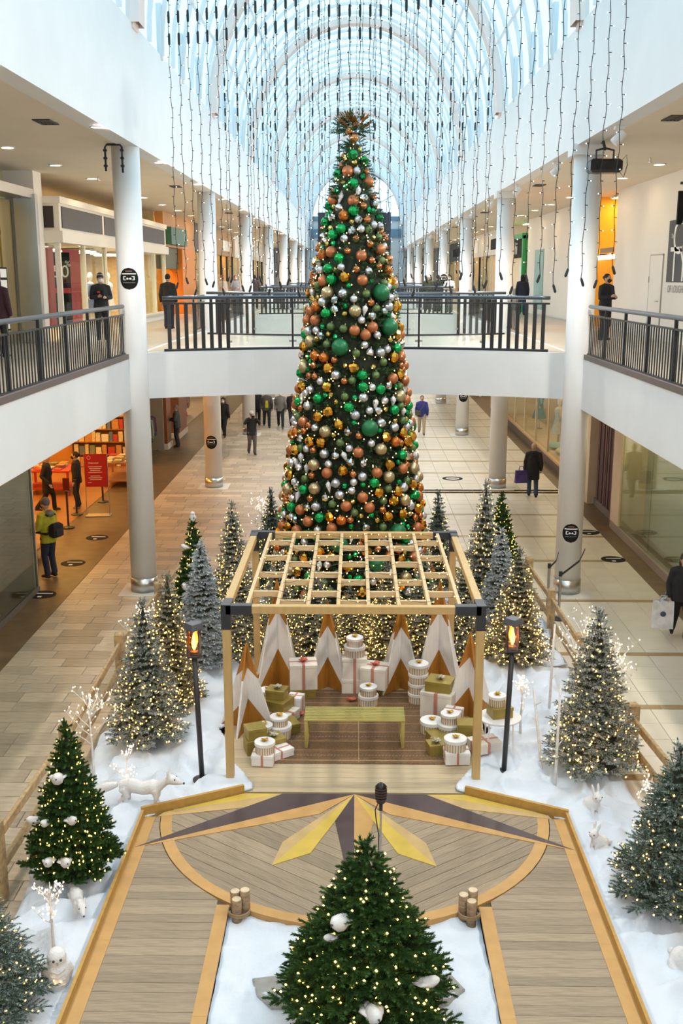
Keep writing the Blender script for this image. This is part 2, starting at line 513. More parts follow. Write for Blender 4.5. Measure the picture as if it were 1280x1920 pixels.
pt = thing('portal_frame', 'tall dark square portal frame at the far end of the hall, behind the giant tree', 'portal', (-0.15, 99, ZU+.012))
NAVY = M('navy_black_frame', (0.025, 0.03, 0.05), 0.5)
for x in (-3.0, 3.0): MB().cbox((x, 0, 3.7), (0.7, 0.6, 7.4), .02).build('upright', NAVY, pt)
MB().cbox((0, 0, 7.05), (6.7, 0.62, 0.7), .02).build('lintel', NAVY, pt)
MB().cbox((0, 0.1, 3.35), (5.3, 0.02, 6.7)).build('screen', glass('portal_glass', (0.80, 0.88, 0.92), 0.1), pt)

# ------------------------------------------------------------------ bridges
def arc_y(x, y_mid, sag): return y_mid - sag*(x/4.5)**2
bridge_data = [(25.0, 30.4, 1.0), (49.0, 54.5, 1.0), (72.5, 78.0, 1.0)]
for (y0, y1, sag) in bridge_data:
    n = 16
    f = [(-XE-.02 + 2*(XE+.02)*i/n, arc_y(-XE + 2*XE*i/n, y0, sag)) for i in range(n+1)]
    g = [(XE+.02 - 2*(XE+.02)*i/n, y1 + sag*((XE - 2*XE*i/n)/4.5)**2) for i in range(n+1)]
    mb = MB()
    for i in range(n):
        q = [f[i], f[i+1], g[n-i-1], g[n-i]]
        mb.prism(q, ZL, ZU)
    structure(mb.build('floor_bridge', WHITE))
    mb = MB()
    for i in range(n):
        q = [(f[i][0], f[i][1]+.1), (f[i+1][0], f[i+1][1]+.1), (g[n-i-1][0], g[n-i-1][1]-.1), (g[n-i][0], g[n-i][1]-.1)]
        mb.prism(q, ZU, ZU+.012)
    structure(mb.build('floor_bridge_finish', UPF))

# ------------------------------------------------------------------ railings
bal_cache = {}
def bar_mesh(w, d, h):
    k = (w, d, round(h, 3))
    if k not in bal_cache: bal_cache[k] = MB().cbox((0,0,h/2), (w, d, h), 0.004).mesh('baluster', BLACKM)
    return bal_cache[k]
PANEG = glass('railing_glass', (0.95, 0.98, 0.975), 0.03)
def side_rail(s, y0, y1, label, step=0.145):
    t = thing('railing', label, 'railing', (s*(XE+.07), y0, ZU+0.10))
    L = y1-y0
    b = bar_mesh(0.018, 0.022, 0.78)
    n = int(L/step)
    for i in range(n): put('baluster', b, t, (0, (i+.5)*L/n, 0.02))
    MB().cbox((0, L/2, 0.01), (0.05, L, 0.03)).build('bottom_rail', BLACKM, t)
    MB().cbox((0, L/2, 0.81), (0.05, L, 0.03), .004).build('top_rail', BLACKM, t)
    MB().tube([(0, 0, 0.985), (0, L, 0.985)], 0.042, 10).build('handrail', RAILM, t, True)
    for i in range(int(L/1.5)+1):
        MB().cbox((0, min(L-.04, .04+i*1.5), 0.49), (0.05, 0.05, 0.96)).build('post', BLACKM, t)
    return t
side_rail(-1, 4.0, 21.95, 'black baluster railing with blue-grey handrail along the near left upper walkway')
side_rail(1, 4.0, 21.95, 'black baluster railing with blue-grey handrail along the near right upper walkway')
where = {31.6: 'between the first and second bridge', 55.7: 'between the second and third bridge'}
for y0, y1 in ((31.6, 47.8), (55.7, 71.3)):
    for s in (-1, 1):
        side_rail(s, y0, y1, 'distant black railing of the upper walkway on the %s %s' % ('left' if s < 0 else 'right', where[y0]), 0.2)
def bridge_rail(yf, label, xg=3.0, near=True, H=1.25, front=1):
    """railing over a bridge edge: flat bars at the ends, glass panels between posts in the middle"""
    t = thing('bridge_railing', label, 'railing', (0, 0, ZU))
    xs = [-4.42 + 8.84*i/40 for i in range(41)]
    for nm, z, r in (('handrail', H-0.03, 0.042), ('top_rail', H-0.16, 0.022), ('bottom_rail', 0.03, 0.032)):
        MB().tube([(x, yf(x), z) for x in xs], r, 8).build(nm, RAILM if nm == 'handrail' else BLACKM, t, True)
    b = bar_mesh(0.085, 0.03, H-0.17)
    x = xg
    while x < 4.4:
        for s in (-1, 1):
            o = put('baluster', b, t, (s*x, yf(x), 0.02))
            sl = (yf(s*x+.01)-yf(s*x-.01))/.02
            o.rotation_euler.z = math.atan(sl)
        x += 0.185
    px = [-xg, -xg/2+.0, 0, xg/2, xg]
    for x in px:
        MB().cbox((x, yf(x), H/2), (0.045, 0.05, H-0.06)).build('post', BLACKM, t)
    for i in range(4):
        a, c = px[i]+.05, px[i+1]-.05
        ya, yc = yf(a), yf(c)
        mb = MB(); mb._add([(a, ya-.006, .1), (c, yc-.006, .1), (c, yc-.006, H-.22), (a, ya-.006, H-.22), (a, ya+.006, .1), (c, yc+.006, .1), (c, yc+.006, H-.22), (a, ya+.006, H-.22)],
                [(0,1,2,3),(5,4,7,6),(0,4,5,1),(3,2,6,7),(0,3,7,4),(1,5,6,2)])
        mb.build('glass_panel', PANEG, t)
        for (q, z) in ((a, .2), (c, .2), (a, H-.3), (c, H-.3)):
            MB().cbox((q, yf(q), z), (0.08, 0.03, 0.05), .004).build('glass_clamp', STEEL, t)
    return t
names = ['first', 'second', 'third']
for i, (y0, y1, sag) in enumerate(bridge_data):
    bridge_rail(lambda x, y0=y0, sag=sag: arc_y(x, y0, sag)+0.06, 'black and glass railing on the near edge of the %s bridge' % names[i])
    bridge_rail(lambda x, y1=y1, sag=sag: y1 + sag*(x/4.5)**2 - 0.06, 'black and glass railing on the far edge of the %s bridge' % names[i])
# ================================================================== shops along both sides
SHOPW = M('warm_shop_wall', (0.70, 0.56, 0.38), 0.7, var=0.1, vscale=2)
AMBERW = M('amber_shop_wall', (0.62, 0.30, 0.07), 0.6, var=0.15, vscale=2)
BEIGE = M('beige_pier', (0.72, 0.60, 0.46), 0.6, var=0.06, vscale=2)
GOLDP = M('brushed_gold_panel', (0.45, 0.33, 0.12), 0.28, 0.9, var=0.2, vscale=1.5, stretch=(1, 1, .3))
ORANGE = M('orange_facade', (0.75, 0.26, 0.03), 0.5, var=0.08)
WOODR = M('red_brown_wood', (0.28, 0.09, 0.03), 0.45, var=0.3, vscale=5, stretch=(6, 6, .6))
SHOPG = glass('shop_glass', (0.90, 0.95, 0.93), 0.09, fres=False)
GREYG = glass('grey_green_glass', (0.74, 0.78, 0.70), 0.14, fres=False)
REDP = M('red_poster', (0.55, 0.025, 0.02), 0.5)
TAUPE = M('taupe_base', (0.16, 0.13, 0.11), 0.5)
wall_n = [0]
def wall(x0, x1, y0, y1, z0, z1, mat, side):
    o = MB().box(min(x0,x1), max(x0,x1), y0, y1, z0, z1).build('wall_' + side, mat)
    return structure(o)
def lamp_panel(s, x, y, z, w, d, mat, label, group=None):
    t = thing('ceiling_light', label, 'ceiling light', (x, y, z), 0, group)
    MB().cbox((0,0,-0.03), (w+.1, d+.1, 0.06), .01).build('housing', WHITE, t)
    MB().cbox((0,0,-0.065), (w, d, 0.012)).build('diffuser', mat, t)
    return t
FLOORN = ('lower', 'upper')
SIDEN = {-1: 'left', 1: 'right'}
def recess(s, lvl, y0, y1, xf, depth, wm, fm=None):
    """walls, floor finish of a shop room behind the front plane xf (positive distance)"""
    z0, z1 = ((0, ZL-.02), (ZU+.012, ZC))[lvl]
    nm = SIDEN[s] + '_' + FLOORN[lvl]
    wall(s*(xf+depth), s*(xf+depth+.1), y0, y1, z0, z1, wm, nm)
    wall(s*xf, s*(xf+depth), y0-.08, y0, z0, z1, wm, nm)
    wall(s*xf, s*(xf+depth), y1, y1+.08, z0, z1, wm, nm)
    if fm:
        a, b = sorted((s*xf, s*(xf+depth)))
        structure(MB().box(a, b, y0, y1, z0+.0, z0+.012).build('floor_shop_' + nm, fm))

# mannequin / clothes rail meshes shared by the shop displays
def mannequin_parts(mb_only=False):
    body = MB()
    body.lathe([(0.02, 0.02), (0.05, 0.06), (0.055, 0.45), (0.07, 0.5), (0.09, 0.8), (0.15, 0.92), (0.125, 1.1), (0.17, 1.32), (0.18, 1.40), (0.09, 1.47), (0.045, 1.5), (0.045, 1.56), (0.085, 1.62), (0.095, 1.70), (0.07, 1.79), (0.02, 1.82)], 12)
    dress = MB().lathe([(0.30, 0.45), (0.24, 0.7), (0.17, 0.95), (0.15, 1.1), (0.19, 1.30), (0.185, 1.40), (0.10, 1.46)], 14, cap=False)
    for q in (-1, 1):
        body.tube([(q*.18, 0, 1.38), (q*.25, .02, 1.15), (q*.24, -.06, 0.9)], [.05, .04, .03], 7)
        dress.tube([(q*.17, 0, 1.39), (q*.25, .02, 1.15), (q*.245, -.03, 1.0)], [.07, .06, .055], 7)
    base = MB().lathe([(0.17, 0.0), (0.17, 0.02)], 16)
    return body, dress, base
_b, _d, _s = mannequin_parts()
SKINM = M('mannequin_white', (0.75, 0.72, 0.68), 0.4)
_bm, _sm = _b.mesh('body', SKINM, True), _s.mesh('base', STEEL)
def mannequin(loc, rz, colour, label, group=None):
    t = thing('mannequin', label, 'mannequin', loc, rz, group)
    put('body', _bm, t); put('base', _sm, t)
    cm = M('garment_%02d%02d%02d' % tuple(int(c*99) for c in colour), colour, 0.8, var=0.2, vscale=8, bump=.2, bscale=12)
    put('garment', _d.mesh('garment', cm, True), t)
    return t
def clothes_rail(loc, rz, L, colours, label, group=None):
    t = thing('clothes_rail', label, 'clothes rail', loc, rz, group)
    for q in (-1, 1):
        MB().tube([(q*L/2, 0, 0.02), (q*L/2, 0, 1.45)], 0.018, 6).build('upright', STEEL, t)
        MB().cbox((q*L/2, 0, 0.015), (0.05, 0.5, 0.03)).build('foot', STEEL, t)
    MB().tube([(-L/2, 0, 1.45), (L/2, 0, 1.45)], 0.016, 6).build('bar', STEEL, t)
    n = int(L/0.11)
    for i in range(n):
        x = -L/2 + (i+.5)*L/n; c = colours[i % len(colours)]
        cm = M('cloth_%02d%02d%02d' % tuple(int(v*99) for v in c), c, 0.85, var=0.15, vscale=10)
        h = 0.55 + 0.35*random.random()
        mb = MB().prism_axis([(-.2, 1.36), (0, 1.43), (.2, 1.36), (.25, 1.36-h), (-.25, 1.36-h)], x-.03, x+.03, 'x')
        mb.build('garment', cm, t)
    return t

# ---- lower left: glazed shop with grey hangings next to the viewer
wall(-7.15, -7.05, YB, 9.0, 0, ZL-.02, BEIGE, 'left_lower')
gf = thing('shop_window', 'grey-green glass shopfront at the lower left edge, beside the yellow-jacket shopper', 'shopfront', (-7.15, 0, 0))
for y0, y1 in ((9.0, 13.4), (13.4, 17.8), (17.8, 22.2)):
    MB().box(-.012, .012, y0+.02, y1-.02, .1, ZL-.1).build('pane', GREYG, gf)
MB().box(-.06, .06, 9.0, 22.25, 0.0, .10).build('sill', TAUPE, gf)
MB().box(-.04, .04, 22.2, 22.26, 0.1, ZL-.05).build('corner_post', STEEL, gf)
MB().box(-1.2, -.05, 22.19, 22.21, 0.1, ZL-.1).build('return_pane', GREYG, gf)
for i in range(9):
    y = 17.6 + i*.5
    tag(MB().prism_axis([(y-.16+.04*math.sin(k*2.1), 0.02 + 0) if k == 0 else (y-.16, 0.02) for k in range(1)] + [(y+.16, 0.02), (y+.13, 3.8), (y-.13, 3.8)], -8.0, -7.92, 'x').build('fabric_panel', M('grey_fabric', (0.50, 0.49, 0.42), 0.9, var=.3, vscale=3, stretch=(8, 8, .5))),
        '%s tall grey fabric panel from the corner inside the left glass shop window' % ordinal(8-i), 'fabric panel', 'grey hangings in the lower left window')
recess(-1, 0, 9.0, 22.1, 7.15, 4.2, M('grey_shop_wall', (.35, .33, .28), .8))
for i in range(4): lamp_panel(-1, -8.6, 11+3.2*i, ZL-.03, 1.0, 1.0, SHOPLAMP, '%s added fill light inside the lower left glass shop' % ordinal(i), 'glass shop fill lights')  # panels added to brighten the dark shop behind the glass
# shoes on the window floor
for i in range(3):
    y = 19.0 + i*.75
    t = thing('shoe', '%s tan shoe from the viewer on the floor inside the lower left glass window' % ordinal(i), 'shoe', (-7.5, y, 0.0), 0.4*i, 'shoes in the lower left window')
    MB().tube([(0,-.13,.05), (0,-.04,.06), (0,.05,.055), (0,.13,.04)], [.035,.045,.045,.03], 8).build('upper', M('tan_leather', (.42,.2,.08), .5), t, True)
    MB().cbox((0,0,.01), (.085,.28,.02), .006).build('sole', M('pale_sole', (.7,.66,.58), .7), t)

# ---- lower left: bookshop, open front
BOOKFLOOR = M('amber_wood_floor', (0.42, 0.19, 0.06), 0.35, var=0.25, vscale=3, stretch=(1, 6, 1))
recess(-1, 0, 22.5, 38.0, 8.15, 4.7, AMBERW, BOOKFLOOR)
for i, (x, y) in enumerate(((-9.4, 24.5), (-9.4, 28.5), (-9.4, 32.5), (-9.6, 36.3), (-11.6, 26.5), (-11.6, 31), (-11.6, 35.5))):
    lamp_panel(-1, x, y, ZL-.03, 1.1, 1.1, ORANGELAMP, 'amber ceiling light in the bookshop, %s of seven' % ordinal(i), 'bookshop ceiling lights')
SHELFW = M('shelf_wood', (0.38, 0.17, 0.06), 0.5, var=.2, vscale=6)
BOOKC = [(0.75,.6,.35), (.8,.72,.5), (.55,.06,.04), (.7,.5,.2), (.25,.28,.18), (.82,.78,.66), (.6,.3,.1), (.15,.2,.3)]
BOOKM = [M('book_cover_%d' % i, c, 0.45, var=.25, vscale=20) for i, c in enumerate(BOOKC)]
def bookcase(loc, rz, w, h, n, where, face=True):
    t = thing('bookcase', 'tall wooden bookcase full of face-out books ' + where, 'bookcase', loc, rz)
    for q in (-1, 1): MB().cbox((q*w/2, 0, h/2), (0.04, 0.34, h), .004).build('side_panel', SHELFW, t)
    MB().cbox((0, .16, h/2), (w, 0.02, h)).build('back_panel', SHELFW, t)
    dz = h/n
    for i in range(n+1): MB().cbox((0, 0, max(.02, i*dz-.015)), (w-.04, 0.32, 0.03)).build('shelf', SHELFW, t)
    ca, sa = math.cos(rz), math.sin(rz)
    for i in range(n):
        x = -w/2 + .06; k = 0
        while x < w/2 - .2:
            bw = random.choice((.13, .16, .2, .26)); bh = dz*random.uniform(.55, .82); d = random.uniform(.02, .05)
            lx = x + bw/2; ly = -.10 + random.uniform(-.03, .03)
            o = MB().cbox((0,0,bh/2), (bw, d, bh), .004).build('book', random.choice(BOOKM), None,
                 loc=(loc[0]+lx*ca-ly*sa, loc[1]+lx*sa+ly*ca, loc[2]+i*dz+.001))
            o.rotation_euler = (0, 0, rz)
            tag(o, '%s book, %s shelf up, bookcase %s' % (ordinal(k), ordinal(i), where), 'book', 'books ' + where)
            x += bw + random.uniform(.01, .05); k += 1
    return t
bookcase((-9.35, 37.75, 0.012), 0, 2.2, 3.3, 7, 'against the far wall of the bookshop')
bookcase((-12.55, 29.2, 0.012), R(90), 2.2, 2.9, 5, 'along the deep back wall of the bookshop')
bookcase((-12.55, 33.0, 0.012), R(90), 2.2, 2.9, 5, 'on the back wall behind the red bookshop table')
def book_table(loc, rz, w, d, h, where, wood, seed, n=14):
    rg = random.Random(seed)
    t = thing('display_table', 'display table stacked with books ' + where, 'table', loc, rz)
    MB().cbox((0,0,h-.03), (w, d, .06), .008).build('table_top', wood, t)
    for a in (-1, 1):
        for b in (-1, 1): MB().cbox((a*(w/2-.06), b*(d/2-.06), (h-.06)/2), (.07, .07, h-.06)).build('leg', wood, t)
    MB().cbox((0,0,.22), (w-.1, d-.1, .04)).build('lower_shelf', wood, t)
    ca, sa = math.cos(rz), math.sin(rz); k = 0
    cells = [(i, j) for i in range(max(2, int(w/.32))) for j in range(max(2, int(d/.34)))]
    for (i, j) in cells[:n]:
        lx = -w/2 + .18 + i*.31; ly = -d/2 + .2 + j*.33
        if lx > w/2-.12 or ly > d/2-.12: continue
        z = h
        for q in range(rg.randint(1, 3)):
            th = rg.uniform(.03, .06)
            o = MB().cbox((0,0,th/2), (rg.uniform(.18,.25), rg.uniform(.2,.28), th), .004).build('book', rg.choice(BOOKM), None, loc=(loc[0]+lx*ca-ly*sa, loc[1]+lx*sa+ly*ca, loc[2]+z))
            o.rotation_euler = (0, 0, rz + rg.uniform(-.25, .25)); z += th
            tag(o, '%s book, %s pile, display table %s' % (('bottom', 'second', 'third')[q], ordinal(k), where), 'book', 'books on the table ' + where)
        k += 1
book_table((-7.95, 34.6, 0.012), R(4), 1.0, 1.7, .85, 'beside the second left column', SHELFW, 4)
book_table((-9.9, 33.0, 0.012), 0, 1.5, 1.2, .82, 'in the middle of the bookshop', M('red_table', (.5, .04, .02), .5), 5)
book_table((-8.35, 24.3, 0.012), 0, .95, 2.4, .95, 'in front of the yellow-jacket shopper', SHELFW, 6, 18)
st = thing('book_stand', 'sloping stand of books in front of the black-coated bookshop customer', 'display stand', (-9.2, 26.8, .012), R(70))
MB().prism_axis([(-.3, 0), (.3, 0), (.3, 1.5), (.12, 1.5), (-.3, .5)], -.6, .6, 'x').build('body', SHELFW, st)
for i in range(3):
    MB().cbox((0, -.24+.15*i, .65+.32*i), (1.2, .12, .03)).build('ledge', SHELFW, st)
for i in range(3):
    for j in range(5):
        o = MB().cbox((0,0,.13), (.18, .03, .26), .003).build('book', BOOKM[(i*3+j*2) % 8], None)
        m4 = Matrix.Translation((-9.2, 26.8, .012)) @ Matrix.Rotation(R(70), 4, 'Z') @ Matrix.Translation((-.48+.24*j, -.24+.15*i, .667+.32*i))
        o.matrix_world = m4
        tag(o, '%s book from the left on the %s ledge of the sloping book stand' % (ordinal(j), ordinal(i)), 'book', 'books on the sloping stand')
ps = thing('floor_sign', 'red notice on a thin steel floor stand at the bookshop entrance', 'sign', (-7.58, 29.7, 0.0), R(5))
for q in (-1, 1): MB().tube([(q*.33, 0, .03), (q*.33, 0, 1.86)], .012, 6).build('upright', STEEL, ps)
MB().cbox((0, 0, .015), (.72, .36, .03), .006).build('base', STEEL, ps)
MB().cbox((0, 0, 1.36), (.64, .02, .98), .004).build('panel', M('notice_red', (.42, .012, .015), .45), ps)
text_mesh('Welcome!', .07, PRINTW, ps, (-.22, -.012, 1.58), (R(90), 0, 0), align='LEFT', depth=.001)
for i in range(8):
    if i == 4: continue
    MB().cbox((-.03+.0*i, -.011, 1.47-.055*i), (.40-.06*(i % 3), .002, .014)).build('print_line', PRINTW, ps)
MB().cbox((-.2, -.011, 1.1-.1), (.10, .002, .014)).build('print_line', PRINTW, ps)
MB().tube([(-.2+.05*math.cos(a*.5236), -.012, 1.74+.05*math.sin(a*.5236)) for a in range(13)], .004, 4).build('emblem_ring', PRINTW, ps)
def stanchion(loc, label, sign=False):
    t = thing('stanchion', label, 'stanchion', loc)
    MB().lathe([(.17, 0), (.17, .02), (.05, .045), (.03, .06)], 18).build('base', BLACKM, t, False)
    MB().lathe([(.03, .05), (.03, .98), (.036, .98), (.036, 1.05)], 12).build('post', BLACKM, t)
    if sign:
        MB().cbox((0,0,1.24), (.18, .015, .36), .004).build('sign_plate', M('dark_red_plate', (.12,.01,.01), .4), t)
    return t
stanchion((-8.05, 28.15, .012), 'black belt stanchion with a small upright plate at the bookshop entrance', True)
stanchion((-8.25, 29.8, .012), 'black belt stanchion behind the shop worker in sneakers')
stanchion((-7.9, 31.6, 0), 'black belt stanchion just behind the red notice')
tag(MB().tube([(-8.05,28.15,.98), (-8.15,29,.93), (-8.25,29.8,.98)], .02, 6, sx=.3, sy=1.2).build('queue_belt', BLACKM), 'black belt strung between the two bookshop stanchions', 'belt')

# ---- lower left: further shops
recess(-1, 0, 38.2, 41.4, 7.75, 4, M('dim_shop_wall', (.35,.28,.2), .8))
clothes_rail((-8.2, 39.6, 0), R(90), 1.8, [(.05,.06,.12), (.1,.1,.1), (.2,.5,.1), (.5,.3,.3)], 'rail of dark and bright green sportswear behind the near left column')
clothes_rail((-8.3, 41.0, 0), R(80), .9, [(.05,.05,.08), (.3,.1,.1), (.08,.1,.18)], 'short rail of dark clothes next to the brown pilaster')
for (y0, y1, lab) in ((41.6, 42.6, 'dark brown timber pilaster left of the shopper in dark grey'), (44.6, 46.6, 'broad red-brown timber pilaster behind the shopper in dark grey')):
    t = thing('pilaster', lab, 'pilaster', (-7.75, (y0+y1)/2, 0))
    MB().cbox((-.2, 0, ZL/2), (.6, y1-y0, ZL-.06), .02).build('shaft', WOODR, t)
    MB().cbox((-.2, 0, .12), (.68, y1-y0+.08, .24), .01).build('plinth', BEIGE, t)
recess(-1, 0, 42.75, 60, 8.0, 4, SHOPW, M('shop_floor', (.4,.3,.2), .5))
for i in range(4):
    lamp_panel(-1, -9.2, 44.5 + 4*i, ZL-.03, 1.2, .8, SHOPLAMP, '%s warm ceiling light beyond the brown pilasters on the lower left' % ordinal(i), 'lower left shop lights')
mannequin((-8.2, 48.5, .012), 1.2, (.6, .03, .03), 'mannequin in a red top beyond the timber pilasters')
clothes_rail((-8.6, 51, .012), R(90), 2.4, [(.5,.04,.04), (.3,.3,.3), (.6,.5,.4)], 'rail of red and grey clothes deep on the lower left')

# ---- lower right: glazed unit, ribbed curtain, display window
structure(MB().box(7.2, 7.6, YB, 21.9, 0, ZL-.02).build('wall_right_lower', BEIGE))
t = thing('shop_window', 'pale green frosted shop window on the lower right wall', 'shopfront', (7.25, 0, 0))
FROSTG = glass('pale_green_glass', (.82, .87, .78), .16, fres=False)
for y0, y1 in ((21.95, 24.9), (24.9, 27.7)):
    MB().box(-.012, .012, y0+.012, y1-.012, .2, ZL-.1).build('pane', FROSTG, t)
MB().box(-.08, .1, 21.9, 28.5, 0, .2).build('sill', M('grey_tan_plinth', (.3,.25,.2), .5), t)
wall(7.9, 8.0, 21.9, 28.5, 0, ZL-.02, M('papered_back', (.66,.68,.56), .8, var=.06, vscale=1), 'right_lower')
wall(7.2, 8.0, 27.7, 28.6, 0, ZL-.02, BEIGE, 'right_lower')
wall(7.2, 8.0, 21.6, 22.0, 0, ZL-.02, BEIGE, 'right_lower')
for i in range(2): lamp_panel(1, 7.58, 23.4+3*i, ZL-.03, .35, 1.6, SHOPLAMP, '%s added fill strip behind the pale green window' % ('nearer', 'farther')[i])  # strips added to light up the wall behind the panes
t = thing('ribbed_screen', 'purple-brown ribbed screen closing a unit on the lower right', 'screen', (7.45, 28.6, 0))
PURP = M('purple_brown_slat', (.16, .085, .095), .6, var=.35, vscale=2, rnd=.25, stretch=(3,3,.3))
_sl = MB().cbox((0,0,ZL/2), (.07, .105, ZL-.3), .02).mesh('slat', PURP)
for i in range(24): put('slat', _sl, t, (0.02*math.sin(i*1.7), .07+i*.118, .06))
MB().box(-.06, .12, 0.02, 2.88, 0, .22).build('base', TAUPE, t)
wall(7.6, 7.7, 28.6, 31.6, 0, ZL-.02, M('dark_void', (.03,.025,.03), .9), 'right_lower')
wall(7.2, 8.0, 31.55, 33.4, 0, ZL-.02, BEIGE, 'right_lower')
recess(1, 0, 33.5, 50, 7.3, 3.4, SHOPW, M('shop_floor', (.4,.3,.2), .5))
t = thing('display_window', 'warm-lit display window with timber plinth beyond the near right column', 'shopfront', (7.3, 33.5, 0))
MB().box(-.1, 1.2, 0, 16.4, 0, .34).build('plinth', M('dark_plinth', (.10,.06,.04), .5), t)
MB().box(-.12, 1.2, 0, 16.4, .34, .42).build('plinth_cap', M('oak_cap', (.5,.33,.17), .5), t)
for i in range(6):
    MB().box(-.012, .012, i*2.73+.03, i*2.73+2.7, .42, 3.6).build('pane', SHOPG, t)
    MB().box(-.04, .04, i*2.73-.03, i*2.73+.03, .42, 3.6).build('mullion', BEIGE, t)
MB().box(-.06, .3, 0, 16.4, 3.6, ZL-.02).build('header', BEIGE, t)
for i in range(5):
    lamp_panel(1, 8.3, 35 + 3.2*i, ZL-.03, 1.0, .6, ORANGELAMP if i < 2 else SHOPLAMP, '%s light over the warm display window on the lower right' % ordinal(i), 'display window lights')
mannequin((7.95, 36.4, .42), -1.4, (.75,.62,.3), 'mannequin in a pale gold dress, nearest in the lower right display window')
mannequin((8.0, 40.6, .42), -1.6, (.6,.6,.58), 'mannequin in light grey, second in the lower right display window')
mannequin((8.0, 45.0, .42), -1.5, (.15,.3,.3), 'mannequin in dark teal, farthest in the lower right display window')
for i, (y, c) in enumerate(((38.2, (.72,.6,.3)), (39.4, (.3,.5,.42)))):
    t = thing('cushion', ('pale gold cushion', 'green cushion')[i] + ' lying in the lower right display window', 'cushion', (7.8, y, .42), .4*i)
    MB().ball((0,0,.13), .42, 14, 8, .8, 1.2, .31).build('cover', M('cushion_%d' % i, c, .9, var=.2, vscale=10), t, True)
    MB().tube([(.336*math.cos(a*math.pi/8), .504*math.sin(a*math.pi/8), .13) for a in range(17)], .012, 5).build('piping', M('piping', (.6,.5,.35), .8), t)

# ---- far generic shops (both floors, both sides)
PAL = [(.5,.04,.03), (.1,.1,.12), (.6,.5,.4), (.15,.2,.35), (.62,.62,.6), (.35,.22,.1)]
def far_shop(s, lvl, y0, y1, xf, wm, lm, sign, idx):
    z0, z1 = ((0, ZL-.02), (ZU+.012, ZC))[lvl]
    recess(s, lvl, y0, y1, xf, 3.0, wm)
    nm = '%s %s' % (FLOORN[lvl], SIDEN[s])
    t = thing('shopfront', '%s shopfront away along the %s walkway, under a %s fascia' % (ordinal(idx), nm, sign[1]), 'shopfront', (s*xf, y0, z0))
    MB().box(-.15, .15, 0, y1-y0, 2.9, z1-z0).build('fascia', M('fascia_%s' % sign[1].replace(' ', '_'), sign[0], .5), t)
    n = 3; d = (y1-y0)/n
    for i in range(n+1): MB().box(-.06, .06, i*d-.06 if i else 0, i*d+.06 if i < n else n*d, 0, 2.9).build('mullion', BLACKM if idx % 2 else BEIGE, t)
    for i in (0, 2): MB().box(-.01, .01, i*d+.06, (i+1)*d-.06, .05, 2.9).build('pane', SHOPG, t)
    MB().box(-.17 if s > 0 else .15, -.15 if s > 0 else .17, d*.9, d*2.1, 3.2, 3.8).build('sign_board', DARKSIGN if idx % 2 == 0 else PRINTW, t)
    for i in range(3):
        lamp_panel(s, s*(xf+1.1), y0 + (i+.5)*d, (ZL-.03, ZC-.01)[lvl], .9, .9, lm, '%s light in the %s shop away on the %s walkway' % (ordinal(i), ordinal(idx), nm), 'far shop lights')
    for i in range(2):
        mannequin((s*(xf+.7), y0 + d*(.4+2*i), z0), s*-1.5, PAL[(idx*2+i+lvl) % 6], '%s mannequin in the %s shopfront along the %s walkway' % (('nearer', 'farther')[i], ordinal(idx), nm), 'far mannequins')
SG = [((.78,.70,.58), 'cream'), ((.03,.03,.035), 'black'), ((.42,.26,.12), 'tan'), ((.75,.74,.72), 'white')]
for i, (y0, y1) in enumerate(((60.3, 72), (72.3, 88), (88.3, 104.5))):
    far_shop(-1, 0, y0, y1, 7.6, SHOPW, SHOPLAMP, SG[i], i)
for i, (y0, y1) in enumerate(((50.3, 66), (66.3, 84), (84.3, 104.5))):
    far_shop(1, 0, y0, y1, 7.3, SHOPW, SHOPLAMP, SG[(i+2) % 4], i)
for i, (y0, y1) in enumerate(((52.5, 61), (61.3, 70), (70.3, 80), (80.3, 92), (92.3, 104.5))):
    far_shop(-1, 1, y0, y1, 8.15, SHOPW, ORANGELAMP if i in (1,) else SHOPLAMP, SG[(i+1) % 4], i)
for i, (y0, y1) in enumerate(((57.5, 66), (66.3, 78), (78.3, 92), (92.3, 104.5))):
    far_shop(1, 1, y0, y1, 8.15, SHOPW, SHOPLAMP, SG[(i+3) % 4], i)

# ---- upper left: metal wall, gold entrance, white bay with posters, orange front
z0 = ZU+.012
wall(-8.15, -8.4, YB, 23.9, z0, ZC, M('grey_panel_wall', (.38,.36,.33), .4, .3), 'left_upper')
wall(-9.6, -9.7, 23.9, 27.2, z0, ZC, SHOPW, 'left_upper')
g = thing('gold_entrance', 'recessed entrance lined with brushed gold metal panels on the upper left', 'entrance', (-8.15, 23.9, z0))
for i in range(3): MB().cbox((-.55-.18*(2-i)*.5, .7+i*.95, 1.8), (.05, .93, 3.5), .006).build('gold_panel', GOLDP, g)
MB().cbox((-.2, 3.22, 1.85), (.55, .22, 3.7), .01).build('steel_jamb', STEEL, g)
MB().cbox((-.3, 1.6, 3.72), (.6, 3.3, .24), .01).build('lintel', STEEL, g)
MB().lathe([(.02, .2), (.05, .15), (.10, 0)], 12, (-.15, .55, 3.3)).build('downlight', BLACKM, g)
s_ = thing('sale_sign', 'black and white sale placard inside the gold entrance', 'sign', (-8.45, 25.3, z0+.4), R(88))
MB().cbox((0,0,.75), (.5, .03, 1.5), .004).build('board', DARKSIGN, s_)
for zz, hh in ((1.36, .2), (1.1, .2), (.68, .5), (.12, .16)): MB().cbox((0, -.017, zz), (.4, .004, hh)).build('white_block', PRINTW, s_)
MB().cbox((0, 0, -.2), (.06, .06, .4)).build('stand', BLACKM, s_)
wall(-8.15, -8.9, 27.2, 27.9, z0, ZC, WALLW, 'left_upper')
by = thing('shop_bay', 'white framed projecting shop bay with dark sign band on the upper left', 'shopfront', (-8.15, 27.9, z0))
L = 15.6; PX = .45
BAYW = M('bay_cream', (.80,.74,.64), .5)
